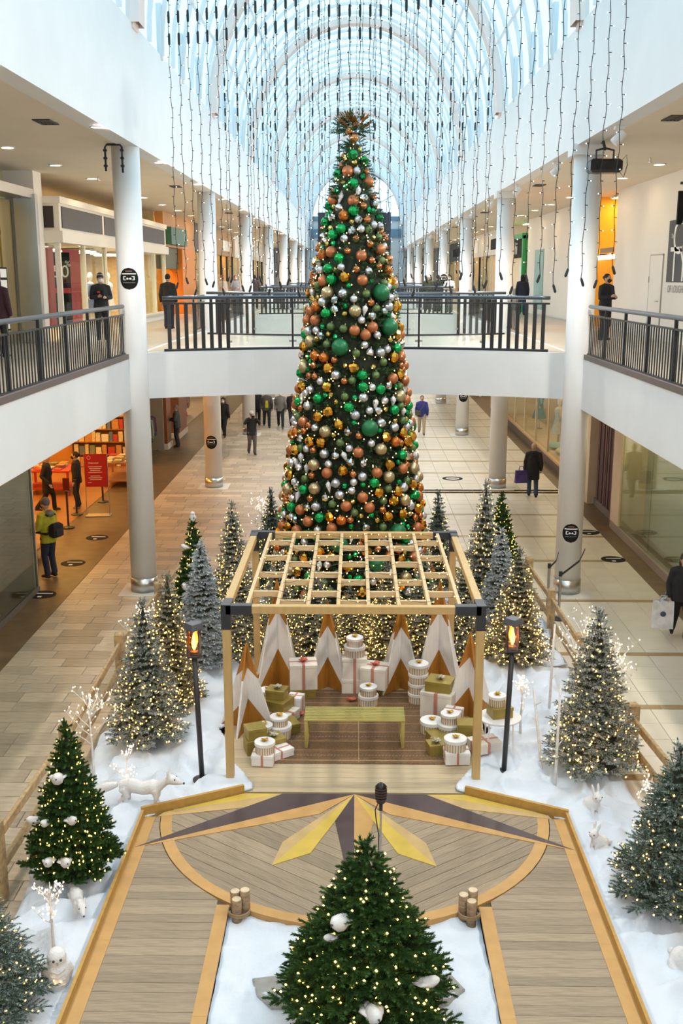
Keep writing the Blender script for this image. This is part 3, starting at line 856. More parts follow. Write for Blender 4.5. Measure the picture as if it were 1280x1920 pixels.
MB().box(-1.5, PX, 0, L, 3.55, 3.72).build('cornice', BAYW, by)
MB().box(-1.4, PX-.05, .06, L-.06, 2.85, 3.55).build('sign_band', BAYW, by)
MB().box(-1.5, PX+.04, -.04, L+.04, 2.55, 2.85).build('ledge', BAYW, by)
DS = M('dark_glossy_band', (.045,.036,.034), .42, spec=.3)
for a, b in ((.25, 4.7), (5.0, 9.6), (9.9, 15.2)): MB().box(PX-.05, PX-.03, a, b, 2.93, 3.48).build('sign_panel', DS, by)
MB().box(-.35, PX-.2, .04, .06, 2.93, 3.48).build('sign_panel', DS, by)
for yy in (0.05, 2.6, 5.2, 7.9, 10.6, 13.2, L-.15): MB().box(PX-.22, PX-.08, yy, yy+.1, 0, 2.55).build('mullion', BAYW, by)
for i, (a, b) in enumerate(((.15, 2.6), (2.7, 5.2), (8.0, 10.6), (10.7, 13.2), (13.3, 15.4))): MB().box(PX-.16, PX-.14, a, b, .3, 2.55).build('pane', SHOPG, by)
for i, (a, b) in enumerate(((.15, 2.6), (2.7, 5.2), (8.0, 10.6), (10.7, 13.2), (13.3, 15.4))): MB().box(PX-.2, PX-.08, a, b, 0, .3).build('stall_riser', BAYW, by)
MB().box(-.6, PX-.22, .06, .08, .3, 2.55).build('return_pane', SHOPG, by)
recess(-1, 1, 27.95, 43.5, 8.2, 3.2, M('gold_lit_wall', (.72,.55,.3), .6, var=.15))
for i in range(6): lamp_panel(-1, -9.0-.5*(i % 2), 28.9+2.5*i, z0+2.53, 1.2, .9, SHOPLAMP, '%s warm ceiling light inside the white bay shop' % ordinal(i), 'bay shop lights')
p = thing('sale_poster', 'tall dark poster reading 50 hung between red panels in the bay shop', 'poster', (-8.1, 29.05, z0+.3), R(28))
MB().cbox((0,0,1.05), (.52,.02,1.95)).build('sheet', DARKSIGN, p)
text_mesh('50', .46, PRINTW, p, (0, -.014, 1.5), (R(90), 0, 0), depth=.001)
text_mesh('%', .22, PRINTW, p, (.20, -.014, 1.72), (R(90), 0, 0), depth=.001)
MB().cbox((0,-.012,1.0), (.5,.003,.14)).build('red_bar', REDP, p)
for i, (dx, dy, w, rr) in enumerate(((-.35, 28.35, .3, 55), (-.5, 30.75, 1.1, 80))):
    o = MB().cbox((0,0,1.1), (w,.02,2.1)).build('red_panel', REDP, None, loc=(-8.1+dx*.3, dy, z0+.3)); o.rotation_euler.z = R(rr)
    tag(o, ('narrow red panel at the left edge of the bay shop window', 'wide red panel right of the 50 poster in the bay shop')[i], 'poster')
for i in range(3): mannequin((-9.2, 34.0+2.6*i, z0), 1.4, PAL[(i+2) % 6], '%s mannequin inside the white bay shop on the upper left' % ordinal(i))
of = thing('shopfront', 'orange shopfront with green sign on the upper left walkway', 'shopfront', (-8.15, 43.8, z0))
MB().box(-.3, .25, 0, 8.4, 2.9, ZC-z0).build('fascia', M('tan_orange_fascia', (.55,.27,.09), .5), of)
MB().box(.25, .5, .5, 4.6, 3.0, 3.7).build('green_sign', M('dark_green_sign', (.02,.12,.08), .35), of)
text_mesh('11', .5, PRINTW, of, (.51, 3.9, 3.35), (R(90), 0, R(90)), depth=.002)
MB().box(-.3, .3, 4.3, 8.4, 0, 2.9).build('orange_pier', ORANGE, of)
MB().box(-.3, .1, 0, 4.3, 2.0, 2.9).build('olive_panel', M('olive_panel', (.08,.08,.02), .5), of)
recess(-1, 1, 43.7, 52.3, 8.5, 3, M('yellow_shop_wall', (.75,.5,.08), .6))
for i in range(2): lamp_panel(-1, -9.6, 45+2.5*i, ZC-.01, 1.4, 1.4, ORANGELAMP, '%s amber light inside the orange-fronted shop' % ('nearer', 'farther')[i])
mannequin((-8.9, 45.0, z0), 1.2, (.65,.02,.12), 'mannequin in crimson inside the orange-fronted shop')

# ---- upper right: plain wall with door and mural, lit recess, dark-signed counter
wall(8.15, 8.4, YB, 33.7, z0, ZC, WALLW, 'right_upper')
dr = structure(MB().cbox((8.135, 28.9, z0+1.12), (.03, 1.18, 2.24), .004).build('door_1', WALLW))
for zz in (.35, 1.6): MB().cbox((8.11, 29.5, z0+zz), (.03, .05, .16), .005).build('hinge', STEEL, dr)
MB().tube([(8.10, 28.45, z0+1.03), (8.06, 28.45, z0+1.03), (8.06, 28.6, z0+1.03)], .014, 6).build('door_handle', STEEL, dr)
MB().box(8.115, 8.15, 28.29, 28.31, z0, z0+2.26).box(8.115, 8.15, 29.49, 29.51, z0, z0+2.26).box(8.115, 8.15, 28.29, 29.51, z0+2.24, z0+2.27).build('door_frame', M('door_gap', (.45,.42,.38), .7), dr)
mu = thing('wall_mural', 'charcoal and white lettered mural on the upper right wall', 'mural', (8.14, 26.2, 6.75))
CHAR = M('charcoal_print', (.05,.05,.055), .6)
MB().box(-.006, .006, -1.75, 1.75, 0, 1.55).build('panel', CHAR, mu)
RX = (R(90), 0, R(-90))
text_mesh('CI', 1.25, PRINTW, mu, (-.012, .75, 1.08), RX, depth=.002)
text_mesh('TY', 1.25, PRINTW, mu, (-.012, .75, .40), RX, depth=.002)
text_mesh('THE', .17, PRINTW, mu, (-.012, 1.35, 1.15), RX, depth=.002)
text_mesh('OF LOUGHEED', .26, M('grey_print', (.3,.29,.28), .6), mu, (-.006, 0.7, -.18), RX, depth=.002)
bs = thing('blade_sign', 'black hanging blade sign cut by the right edge of the picture', 'sign', (7.14, 22.0, 7.9))
MB().cbox((0,0,.36), (1.2, .08, .66), .006).build('panel', DARKSIGN, bs)
text_mesh('Ju', .22, PRINTW, bs, (-.42, -.045, .15), (R(90), 0, 0), depth=.002)
MB().cbox((-.3, 0, .76), (.06, .06, .16)).cbox((.1, 0, .84), (1.35, .06, .05)).build('bracket', BLACKM, bs)
wall(8.15, 8.4, 36.6, 50.8, z0, ZC, WALLW, 'right_upper')
recess(1, 1, 33.8, 36.5, 8.2, 2.0, M('mustard_wall', (.70,.42,.05), .6))
for i in range(2): lamp_panel(1, 8.9, 34.5+1.3*i, ZC-.01, .7, .7, ORANGELAMP, '%s amber light in the mustard recess of the upper right wall' % ('nearer', 'farther')[i])
rs = thing('shop_sign', 'white lit bar sign in the mustard recess', 'sign', (8.25, 35.2, z0+2.3))
MB().cbox((0, 0, .0), (.08, 2.68, .14), .01).build('bar', M('white_lit_sign', (1,1,1), emit=(1,.95,.85), estr=2.5), rs)
MB().cbox((0, 0, .22), (.04, 1.8, .16)).build('lettering_band', M('brown_letters', (.3,.18,.08), .6), rs)
MB().cbox((0.12, 1.0, .1), (.25, .06, .06)).build('bracket', BLACKM, rs)
tp = tag(MB().cbox((8.13, 47.4, z0+1.55), (.03, 2.2, 2.6), .004).build('teal_poster', M('teal_print', (.30,.52,.50), .5, var=.2, vscale=2)), 'pale teal poster on the upper right wall, right of the green shop', 'poster')
fs = thing('food_counter', 'shopfront with black sign and bright green frame on the upper right', 'shopfront', (8.15, 51.0, z0))
recess(1, 1, 50.9, 57.3, 8.4, 2.5, WALLW)
GRN = M('bright_green_frame', (.02,.32,.08), .4)
MB().box(-.2, .2, 0, .35, 0, 3.6).build('green_post', GRN, fs)
MB().box(-.25, .2, 0, 5.8, 3.45, 3.7).build('green_beam', GRN, fs)
MB().box(-.22, .2, .4, 5.8, 2.6, 3.45).build('sign_board', DARKSIGN, fs)
text_mesh('freshii', .85, PRINTW, fs, (-.23, 2.6, 3.0), RX, depth=.004)
MB().cbox((-.1, .9, 1.5), (.05, .9, 1.9), .01).build('menu_panel', PRINTW, fs)
MB().box(-.1, .5, 2.2, 5.8, 0, 1.05).build('counter', M('counter_front', (.2,.22,.2), .5), fs)
lamp_panel(1, 9.4, 53.5, ZC-.01, 2, 1.2, SHOPLAMP, 'ceiling light over the green-framed food counter')

# ---- ceiling fixtures over the walkways
DOWNL = M('downlight_lens', (1,.85,.6), emit=(1.0, .80, .52), estr=34.0)
_ring = MB().lathe([(.13, 0), (.16, 0), (.16, -.02), (.13, -.02)], 18, cap=False).mesh('trim_ring', WHITE)
_lens = MB().lathe([(.02, -.006), (.13, -.006)], 18).mesh('lens', DOWNL)
for s in (-1, 1):
    for lvl, zc, xs in ((1, ZC, (7.2,)), (0, ZL-.02, (5.8,))):
        for k in range(22):
            yy = 8.4 + k*3.5
            for x in xs:
                t = thing('downlight', '%s downlight away along the %s %s walkway ceiling' % (ordinal(k), FLOORN[lvl], SIDEN[s]), 'ceiling light', (s*x, yy, zc), 0, 'walkway downlights')
                put('trim_ring', _ring, t); put('lens', _lens, t)
VENTM = M('dark_vent', (.06,.05,.045), .6)
_vf = MB().box(-.15,.15,-.3,-.27,-.02,0).box(-.15,.15,.27,.3,-.02,0).box(-.15,-.12,-.3,.3,-.02,0).box(.12,.15,-.3,.3,-.02,0).mesh('frame', VENTM)
_vs = MB().cbox((0,0,-.012), (.03,.54,.012)).mesh('slat', VENTM)
for s in (-1, 1):
    for k in range(7):
        yy = 18.8 + k*6.6 + (0 if s < 0 else -.3)
        t = thing('ceiling_vent', '%s dark air vent away in the upper %s ceiling' % (ordinal(k), SIDEN[s]), 'vent', (s*5.35, yy, ZC), 0, 'ceiling vents')
        put('frame', _vf, t)
        for q in range(4): put('slat', _vs, t, (-.09+.06*q, 0, 0))
for k, (x, y) in enumerate(((-6.9, 28.9), (6.6, 24.5), (6.7, 31.0))):
    t = thing('sprinkler', ('sprinkler head under the upper left ceiling', 'nearer sprinkler head under the upper right ceiling', 'farther sprinkler head under the upper right ceiling')[k], 'sprinkler', (x, y, ZC))
    MB().tube([(0,0,0), (0,0,-.1)], .02, 6).build('stem', STEEL, t); MB().lathe([(.05,-.12), (.05,-.1)], 10).build('deflector', STEEL, t)

# ---- round notices on the columns and ovals on the floor
def disc_notice(x, y, z, r, facing, label):
    """sticker wrapped on a column shaft"""
    t = thing('round_notice', label, 'sign', (x, y, z), 0, 'round distancing notices')
    cr = .287; a0 = r/cr; mb = MB(); n = 14
    def pt(u, w, off=0.0):
        a = facing + u/ cr
        return ((cr+off)*math.cos(a), (cr+off)*math.sin(a), w)
    rows = 18
    for i in range(rows):
        w0 = -r*1.12 + 2.24*r*i/rows; w1 = -r*1.12 + 2.24*r*(i+1)/rows
        h0 = r*math.sqrt(max(0, 1-(w0/(r*1.12))**2)); h1 = r*math.sqrt(max(0, 1-(w1/(r*1.12))**2))
        for j in range(8):
            a, b = -1+2*j/8, -1+2*(j+1)/8
            mb.quad(pt(a*h0, w0, .002), pt(b*h0, w0, .002), pt(b*h1, w1, .002), pt(a*h1, w1, .002))
    mb.build('disc', DARKSIGN, t)
    def bar(u0, u1, w0, w1):
        m = MB(); k = 6
        for j in range(k):
            a, b = u0+(u1-u0)*j/k, u0+(u1-u0)*(j+1)/k
            m.quad(pt(a, w0, .005), pt(b, w0, .005), pt(b, w1, .005), pt(a, w1, .005))
        return m
    bar(-.75*r, .75*r, .44*r, .56*r).build('print_line', PRINTW, t)
    bar(-.35*r, .35*r, .74*r, .80*r).build('print_line', M('rust_print', (.5,.2,.12), .6), t)
    m = MB()
    for a, b, c, d in ((-.6,-.48,-.15,.25), (.48,.6,-.15,.25), (-.6,-.3,.19,.25), (.3,.6,.19,.25), (-.6,-.3,-.15,-.09), (.3,.6,-.15,-.09), (-.22,-.08,-.1,.1), (.08,.22,-.1,.1), (-.3,.3,-.04,.02)):
        q = bar(a*r, b*r, c*r, d*r); m._add(q.v, q.f)
    m.build('pictogram', PRINTW, t)
    bar(-.65*r, .65*r, -.42*r, -.38*r).build('print_line', M('grey_print', (.3,.29,.28), .6), t)
    return t
F0 = R(-90)
disc_notice(-4.74, COL0, 6.85, .20, F0+.06, 'round black distancing notice on the near left column above the railing')
disc_notice(4.74, COL0, 1.42, .19, F0-.08, 'round black distancing notice low on the near right column')
disc_notice(-4.74, COL0+BAY, 1.55, .20, F0-.08, 'round black distancing notice on the second left column at ground level')
disc_notice(4.74, COL0+2*BAY, 1.75, .22, F0, 'round black distancing notice on the third right column at ground level')
disc_notice(4.74, COL0+3*BAY, 6.75, .24, F0, 'round black distancing notice on a far right column of the upper floor')
disc_notice(4.74, COL0+4*BAY, 6.75, .24, F0, 'small farthest round black notice on an upper right column')
def floor_dot(x, y, label, ring=False):
    t = thing('floor_marker', label, 'floor sticker', (x, y, 0.0), 0, 'floor distancing markers')
    if ring:
        MB().lathe([(.24,.002), (.24,.004), (.36,.004), (.36,.002)], 26, cap=False).build('ring', DARKSIGN, t)
        MB().cbox((0, .05, .003), (.3, .06, .003)).build('print', DARKSIGN, t)
    else:
        MB().lathe([(.30,.001), (.30,.004)], 26).build('disc', DARKSIGN, t)
        MB().cbox((.02, .08, .0055), (.38, .05, .003)).build('print_line', PRINTW, t)
        MB().cbox((-.02, -.16, .0055), (.09, .08, .003)).build('print_square', PRINTW, t)
for x, y, l in ((-6.98,27.07,'farthest of three black round floor markers on the brown left border'), (-6.95,24.51,'middle of three black round floor markers on the brown left border'), (-6.94,21.92,'nearest of three black round floor markers on the brown left border'),
                (6.45,27.85,'farther black round floor marker right of the near right column'), (6.45,25.04,'nearer black round floor marker right of the near right column')):
    floor_dot(x, y, l)
floor_dot(3.4, 35.6, 'black ring-shaped floor marker on the cream tiles beyond the display', True)
# ================================================================== the Christmas set: decks, snow, pergola, furniture
DZ = 0.2
PLANK = M('weathered_plank', (0.37, 0.285, 0.19), 0.65, var=0.28, vscale=5, rnd=0.22, bump=.12, bscale=18, stretch=(9, 0.8, 1))
PLANKX = M('weathered_plank_across', (0.375, 0.29, 0.195), 0.65, var=0.28, vscale=5, rnd=0.2, bump=.12, bscale=18, stretch=(9, 0.8, 1))
PALEP = M('pale_pine_plank', (0.56, 0.44, 0.28), 0.6, var=0.15, vscale=4, rnd=0.12, bump=.1, bscale=16, stretch=(9, 0.8, 1))
GOLDW = M('gold_stained_board', (0.52, 0.30, 0.075), 0.55, var=0.15, vscale=6, stretch=(2, 2, 2))
TANB = M('tan_board', (0.55, 0.31, 0.10), 0.55, var=0.12, vscale=5)
TANL = M('light_tan_board', (0.55, 0.37, 0.155), 0.55, var=0.1, vscale=5)
YELB = M('yellow_board', (0.62, 0.43, 0.065), 0.5, var=0.1, vscale=5)
DARKB = M('plum_brown_board', (0.062, 0.036, 0.038), 0.5, var=0.2, vscale=5)
UND = M('deck_underside', (.12,.09,.06), .9)

# ---- compass-star stage
st = thing('star_stage', 'low timber stage with a compass star of tan, yellow and plum boards', 'stage', (0, 0, 0))
CX, CYY, RO, RI = 0.0, 12.13, 2.46, 2.32
fan = [(-2.6, 11.93), (-2.42, 12.05)] 
def arcpt(r, a): return (CX + r*math.cos(a), CYY + r*math.sin(a))
A0, A1 = R(184), R(356)
reg = [arcpt(RO-.02, A0 + (A1-A0)*i/28) for i in range(29)] + [(2.45, 12.02), (1.45, 12.55), (-1.45, 12.55), (-2.45, 12.02)]
MB().prism(reg, 0.0, DZ-.03).build('substructure', UND, st)
inner = [arcpt(RI+.01, math.pi + math.pi*i/32) for i in range(33)] + [(1.47, 12.54), (-1.47, 12.54)]
for s in (-1, 1):
    half = clip_convex(inner, [(0, 5), (0, 15), (s*5, 15), (s*5, 5)])
    dx, dy = -s*1.65/2.04, -1.2/2.04      # plank direction, a chevron towards the viewer
    nx, ny = -dy, dx
    k = -30
    for k in range(-32, 33):
        w = 0.145; c0 = (s*1.2 + nx*k*w, 11.2 + ny*k*w)
        strip = [(c0[0]-dx*5+nx*.004, c0[1]-dy*5+ny*.004), (c0[0]+dx*5+nx*.004, c0[1]+dy*5+ny*.004), (c0[0]+dx*5+nx*(w-.002), c0[1]+dy*5+ny*(w-.002)), (c0[0]-dx*5+nx*(w-.002), c0[1]-dy*5+ny*(w-.002))]
        a = sum(strip[i][0]*strip[(i+1)%4][1]-strip[(i+1)%4][0]*strip[i][1] for i in range(4))
        if a < 0: strip = strip[::-1]
        p = clip_convex(strip, half)
        if len(p) > 2:
            mx, my = sum(q[0] for q in p)/len(p), sum(q[1] for q in p)/len(p)
            ang = math.atan2(dy, dx) - math.pi/2
            ca, sa = math.cos(-ang), math.sin(-ang)
            loc = [((q[0]-mx)*ca-(q[1]-my)*sa, (q[0]-mx)*sa+(q[1]-my)*ca) for q in p]
            o = MB().prism(loc, -.03, random.uniform(-.0015, .001)).build('plank', PLANK, st, loc=(mx, my, DZ)); o.rotation_euler.z = ang
# curved border in short boards
nb = 18
for i in range(nb):
    a0, a1 = A0+(A1-A0)*i/nb, A0+(A1-A0)*(i+1)/nb
    seg = [arcpt(RI, a0), arcpt(RI, (a0+a1)/2), arcpt(RI, a1), arcpt(RO, a1), arcpt(RO, (a0+a1)/2), arcpt(RO, a0)]
    MB().prism(seg, DZ-.16, DZ+.006).build('border_board', TANB, st)
C = (0.0, 12.54)
def starp(pts, mat, name='star_board', z=.007):
    for s in (-1, 1):
        m = mat if not isinstance(mat, tuple) else mat[0 if s < 0 else 1]
        MB().prism([(s*-p[0], p[1]) for p in pts] if s > 0 else pts, DZ, DZ+z).build(name, m, st)
starp([C, (-.24, 11.85), (0, 10.05)], (DARKB, TANB), z=.010)
starp([C, (-.87, 11.34), (-.96, 10.83)], TANL, z=.008)
starp([C, (-.96, 10.83), (-.52, 11.10), (-.24, 11.85)], YELB, z=.009)
starp([C, (-.95, 12.54), (-2.64, 11.20)], DARKB, z=.009)
starp([C, (-2.64, 11.20), (-.45, 12.02)], TANB, z=.008)
starp([(-.95, 12.54), (-1.46, 12.545), (-2.44, 12.03)], YELB, z=.008)
starp([(-.95, 12.54), (-2.44, 12.03), (-2.50, 11.93), (-1.35, 12.19)], TANL, z=.007)
for s in (-1, 1):
    a, b = Vector((s*2.70, 11.95)), Vector((s*1.46, 12.57)); d = (b-a).normalized(); n = Vector((-d.y, d.x))
    n = n if n.y > 0 else -n
    MB().prism([tuple(a), tuple(b), tuple(b+n*.045), tuple(a+n*.045)], 0.0, DZ+.11).build('back_kerb', GOLDW, st)
# ---- two side walkways
for s in (-1, 1):
    t = thing('boardwalk', 'straight %s plank walkway leading from the star stage to the viewer' % ('left' if s < 0 else 'right'), 'walkway', (0, 0, 0))
    MB().prism([(s*1.36, 5.6), (s*2.66, 5.6), (s*2.66, 11.9), (s*1.36, 10.1)], 0, DZ-.03).build('substructure', UND, t)
    y = 5.6; outer = [arcpt(RO+.004, A0+(A1-A0)*i/28) for i in range(29)]
    while y < 11.9:
        w = .138
        x0, x1 = 1.50, 2.52
        # stop at the curved border
        def ok(yy):
            dy = CYY - yy
            return math.sqrt(max(0, (RO+.01)**2 - dy*dy)) if dy < RO+.01 else 0
        xa = max(x0, ok(y)); xb = max(x0, ok(y+w-.004))
        if xa < x1-.05:
            p = [(s*xa, y), (s*x1, y), (s*x1, y+w-.004), (s*min(xb, x1-.01), y+w-.004)]
            mx, my = sum(q[0] for q in p)/4, sum(q[1] for q in p)/4
            loc = [((q[1]-my), -(q[0]-mx)) for q in p]
            o = MB().prism(loc, -.03, random.uniform(-.002, .001)).build('plank', PLANKX, t, loc=(mx, my, DZ)); o.rotation_euler.z = R(90)
        y += w
    for (a, b) in ((5.6, 7.9), (7.9, 9.42), (9.42, 11.1), (11.1, 11.93)):
        MB().box(min(s*2.52, s*2.665), max(s*2.52, s*2.665), a+.002, b, DZ-.1, DZ+.006).build('edge_board', TANB, t)
        MB().box(min(s*2.665, s*2.70), max(s*2.665, s*2.70), a+.002, b, 0, DZ+.10).build('outer_kerb', GOLDW, t)
    for (a, b) in ((5.6, 8.3), (8.3, 10.05)):
        MB().box(min(s*1.36, s*1.50), max(s*1.36, s*1.50), a+.002, b, 0, DZ+.006).build('edge_board', TANB, t)
# ---- pergola deck and rug
pd = thing('pergola_deck', 'pale pine plank floor under the pergola', 'deck', (0, 0, 0))
MB().box(-1.95, 1.95, 12.60, 17.3, 0, DZ-.03).build('substructure', UND, pd)
y = 12.60
while y < 17.2:
    o = MB().box(-.068, .068, -1.95, 1.95, -.03, random.uniform(-.001, .001)).build('plank', PALEP, pd, loc=(0, y+.07, DZ)); o.rotation_euler.z = R(90); y += .14
RUGM = M('rug_weave', (.24,.135,.065), .95, var=.35, vscale=60, bump=.5, bscale=150, col2=(.14,.075,.035))
RUGL = M('rug_pale_stripe', (.46,.30,.16), .95, var=.3, vscale=80)
rg = thing('rug', 'brown woven rug with pale stripes under the gold bench', 'rug', (.04, 14.75, DZ+.001))
MB().cbox((0,0,.006), (2.96, 2.66, .012), .004).build('field', RUGM, rg)
for i, (yy, w) in enumerate(((-1.24,.025), (-.92,.014), (-.62,.014), (-.30,.014), (.0,.012), (.30,.014), (.48,.014), (.78,.014), (1.0,.014), (1.22,.02))):
    MB().cbox((0, yy, .0125), (2.94, w, .003)).build('stripe', RUGL, rg)
for yy in (-1.08, -.46, .62):
    mb = MB()
    for i in range(60): mb.cbox((-1.44+i*.0488, yy, .0125), (.034, .012, .003), rz=.6)
    mb.build('zigzag_band', RUGL, rg)
MB().cbox((.02,0,.0125), (.012, 2.6, .003)).build('centre_stripe', RUGL, rg)

# ---- snow blankets
SNOW = M('snow_blanket', (0.68, 0.73, 0.81), 0.9, var=0.03, vscale=4, bump=.35, bscale=26)
def folds(x, y, k=1.0):
    a = mnoise.noise(Vector((x*1.5, y*1.3, 3.1))); b = mnoise.noise(Vector((x*3.1+a, y*2.6, 7.7)))
    r = 1-abs(mnoise.noise(Vector((x*1.9+2*a, y*1.6+a, 1.3))))*2
    return k*(.09*a + .06*b + .16*max(0, r)**4)
def blanket(name, label, inside, x0, x1, y0, y1, zf, d=.05):
    nx, ny = round((x1-x0)/d), round((y1-y0)/d)
    idx = {}; v = []; f = []
    def vert(i, j):
        if (i, j) not in idx:
            x, y = x0+i*d, y0+j*d
            idx[(i, j)] = len(v); v.append((x, y, zf(x, y)))
        return idx[(i, j)]
    for i in range(nx):
        for j in range(ny):
            if inside(x0+(i+.5)*d, y0+(j+.5)*d): f.append((vert(i,j), vert(i+1,j), vert(i+1,j+1), vert(i,j+1)))
    # round off the cut edge of the cloth
    ec = {}
    for q in f:
        for a, b in zip(q, q[1:]+q[:1]): ec[(min(a,b), max(a,b))] = ec.get((min(a,b), max(a,b)), 0) + 1
    nb_ = {}
    for (a, b), c in ec.items():
        if c == 1: nb_.setdefault(a, []).append(b); nb_.setdefault(b, []).append(a)
    for _ in range(14):
        nv = {a: tuple(v[a][k]*.4 + .6*sum(v[b][k] for b in n)/len(n) for k in range(3)) for a, n in nb_.items()}
        for a, p in nv.items(): v[a] = p
    me = bpy.data.meshes.new(name); me.from_pydata(v, [], f); me.materials.append(SNOW)
    me.polygons.foreach_set('use_smooth', [True]*len(f)); me.update()
    o = put(name, me)
    sm = o.modifiers.new('soften', 'SMOOTH'); sm.iterations = 2; sm.factor = .5
    so = o.modifiers.new('thickness', 'SOLIDIFY'); so.thickness = .03; so.offset = -1
    return tag(o, label, 'snow')
def edge_x(y):   # how far the snow comes in towards the middle
    if y < 11.98: return 2.715
    if y < 12.62: return 2.69 - (y-11.98)/.64*1.25
    if y < 12.75: return 1.30
    if y < 13.3: return 1.30 + (y-12.75)*.75
    return 1.72 + min(.25, (y-13.3)*.25) + .05*math.sin(y*4)
def snow_z(x, y):
    z = .16 + folds(x, y)
    if abs(x) > 3.2: z -= (abs(x)-3.2)*.16
    e = edge_x(y)
    if 12.55 < y < 17.35 and abs(x) < 2.0: z = max(z, DZ+.045)
    dd = abs(x)-e
    if y < 12.6 and dd < .3: z = min(z, .19 + .35*max(0, dd))
    return max(z, .05)
for s, nm in ((-1, 'left'), (1, 'right')):
    def ins(x, y, s=s):
        ax = x*s
        return ax > edge_x(y) + (-.045 if y < 12.6 else .05*math.sin(y*7)) and ax < 3.78 + .08*math.sin(y*2.3) and y < 17.4
    blanket('snow_blanket', 'rumpled white snow blanket along the %s side of the set' % nm, ins, (-4.0 if s < 0 else 1.0), (-1.0 if s < 0 else 4.0), 6.0, 17.45, snow_z)
blanket('snow_blanket', 'white snow blanket under the trees behind the pergola', lambda x, y: abs(x) < 3.75 + .1*math.sin(y*3), -4, 4, 17.42, 22.6, lambda x, y: max(.05, .13+folds(x, y, .9)))
def tri_in(x, y):
    return abs(x) < 1.40 and (x*x + (y-CYY)**2) > (RO-.05)**2 and y < 10.6
blanket('snow_blanket', 'smooth snow blanket between the two walkways around the front tree', tri_in, -1.4, 1.4, 6.0, 10.6, lambda x, y: min(.17, max(.04, .10 + .5*folds(x, y) + .05*max(0, y-9.6))))

# ---- pergola
PW = M('pergola_timber', (.56,.37,.15), .5, var=.12, vscale=4, stretch=(3,3,.6))
BRK = M('charcoal_bracket', (.025,.028,.036), .45)
pg = thing('pergola', 'open timber pergola with charcoal corner brackets and lattice roof', 'pergola', (-.02, 0, DZ))
PX_, PY0, PY1, PH = 1.67, 12.95, 16.95, 2.5
for x in (-PX_, PX_):
    for y in (PY0, PY1):
        MB().cbox((x, y, (PH-.32)/2), (.105, .105, PH-.32), .006).build('post', PW, pg)
        b = MB()
        b.cbox((x, y, PH-.16), (.125, .125, .34), .004)
        sx = -1 if x > 0 else 1; sy = 1 if y < 15 else -1
        b.cbox((x+sx*.17, y, PH-.06), (.34, .125, .125), .004); b.cbox((x, y+sy*.14, PH-.06), (.125, .28, .125), .004)
        b.build('bracket', BRK, pg)
    MB().cbox((x, (PY0+PY1)/2, PH-.06), (.105, PY1-PY0-.5, .105), .006).build('side_beam', PW, pg)
for y in (PY0, PY1): MB().cbox((0, y, PH-.06), (2*PX_-.64, .105, .105), .006).build('cross_beam', PW, pg)
PL = M('pergola_lattice', (.66,.48,.26), .5, var=.1, vscale=4)
GX0, GX1 = -1.40, 1.40
for i in range(8):
    x = GX0 + (GX1-GX0)*i/7
    MB().cbox((x, (PY0+PY1)/2, PH-.055), (.05, PY1-PY0-.11, .09), .004).build('rafter', PL, pg)
for c in range(7):
    xa, xb = GX0+(GX1-GX0)*c/7, GX0+(GX1-GX0)*(c+1)/7
    for r in range(4):
        y = PY0 + (PY1-PY0)*((r+.72)/4.3 if c % 2 == 0 else (r+.28)/4.2)
        MB().cbox(((xa+xb)/2, y, PH-.06), (xb-xa-.055, .04, .085), .004).build('rung', PL, pg)
WARMB = M('warm_mini_bulb', (1,.8,.4), emit=(1.0,.55,.10), estr=7.0, sampling='NONE')
mb = MB(); mw = MB(); rr = random.Random(5)
for k in range(9):
    y0 = PY0+.2+k*.43; pts = []
    for i in range(24):
        x = GX0+.05+(GX1-GX0-.1)*i/23; y = y0 + .12*math.sin(i*.9+k) ; z = PH+.012+.004*math.sin(i*3)
        pts.append((x, y, z)); 
        if rr.random() < .6: mb.octa((x, y, z+.010), .0075)
    mw.tube(pts, .003, 4)
mw.build('fairy_light_wire', BRK, pg); mb.build('fairy_lights', WARMB, pg, kind='stuff')

# ---- bench
BG_ = M('brass', (.58,.49,.17), .35, .6)
bn = thing('bench', 'gold slatted bench on the rug in the pergola', 'bench', (0, 14.12, DZ+.013))
for i in range(9): MB().cbox((0, -.22+.055*i, .435), (1.46, .034, .03), .004).build('slat', BG_, bn)
for s in (-1, 1):
    MB().cbox((s*.70, 0, .405), (.05, .46, .03), .004).build('rail', BG_, bn)
    for q in (-1, 1): MB().cbox((s*.70, q*.205, .195), (.05, .05, .39), .004).build('leg', BG_, bn)
    MB().cbox((s*.70, 0, .015), (.05, .40, .03), .004).build('foot_bar', BG_, bn)

# ---- carved peaks
COPW = M('copper_stain', (.46,.19,.025), .5, var=.2, vscale=7, stretch=(3,3,.7))
WHW = M('whitewashed_wood', (.80,.77,.74), .6, var=.08, vscale=6, stretch=(5,5,.7))
def peak(loc, h, w, rz, label):
    t = thing('wooden_peak', label, 'decoration', loc, rz, 'wooden peaks')
    def wing(poly, name, mat, th, a):
        mb = MB().prism_axis([(p[0], p[1]) for p in poly], -th/2, th/2, 'y')
        mb.xform(Matrix.Rotation(a, 4, 'Z')); mb.build(name, mat, t)
    for k in range(4):
        a = R(45) + k*R(90); e = .006
        wing([(e, 0), (w, 0), (e, .36*h)], 'copper_base', COPW, .026, a)
        wing([(e, .36*h), (w, 0.0), (w*.40, .60*h), (e, .72*h)], 'white_panel', WHW, .028, a)
        wing([(e, .72*h), (w*.40, .60*h), (e, h)], 'copper_tip', COPW, .026, a)
    return t
peak((-1.28, 16.3, DZ), 1.85, .52, R(5), 'tall white and copper wooden peak at the back left corner of the rug')
peak((-.45, 16.25, DZ), 1.50, .46, 0, 'white and copper wooden peak behind the left end of the bench')
peak((.76, 16.2, DZ), 1.50, .46, R(4), 'white and copper wooden peak behind the right end of the bench')
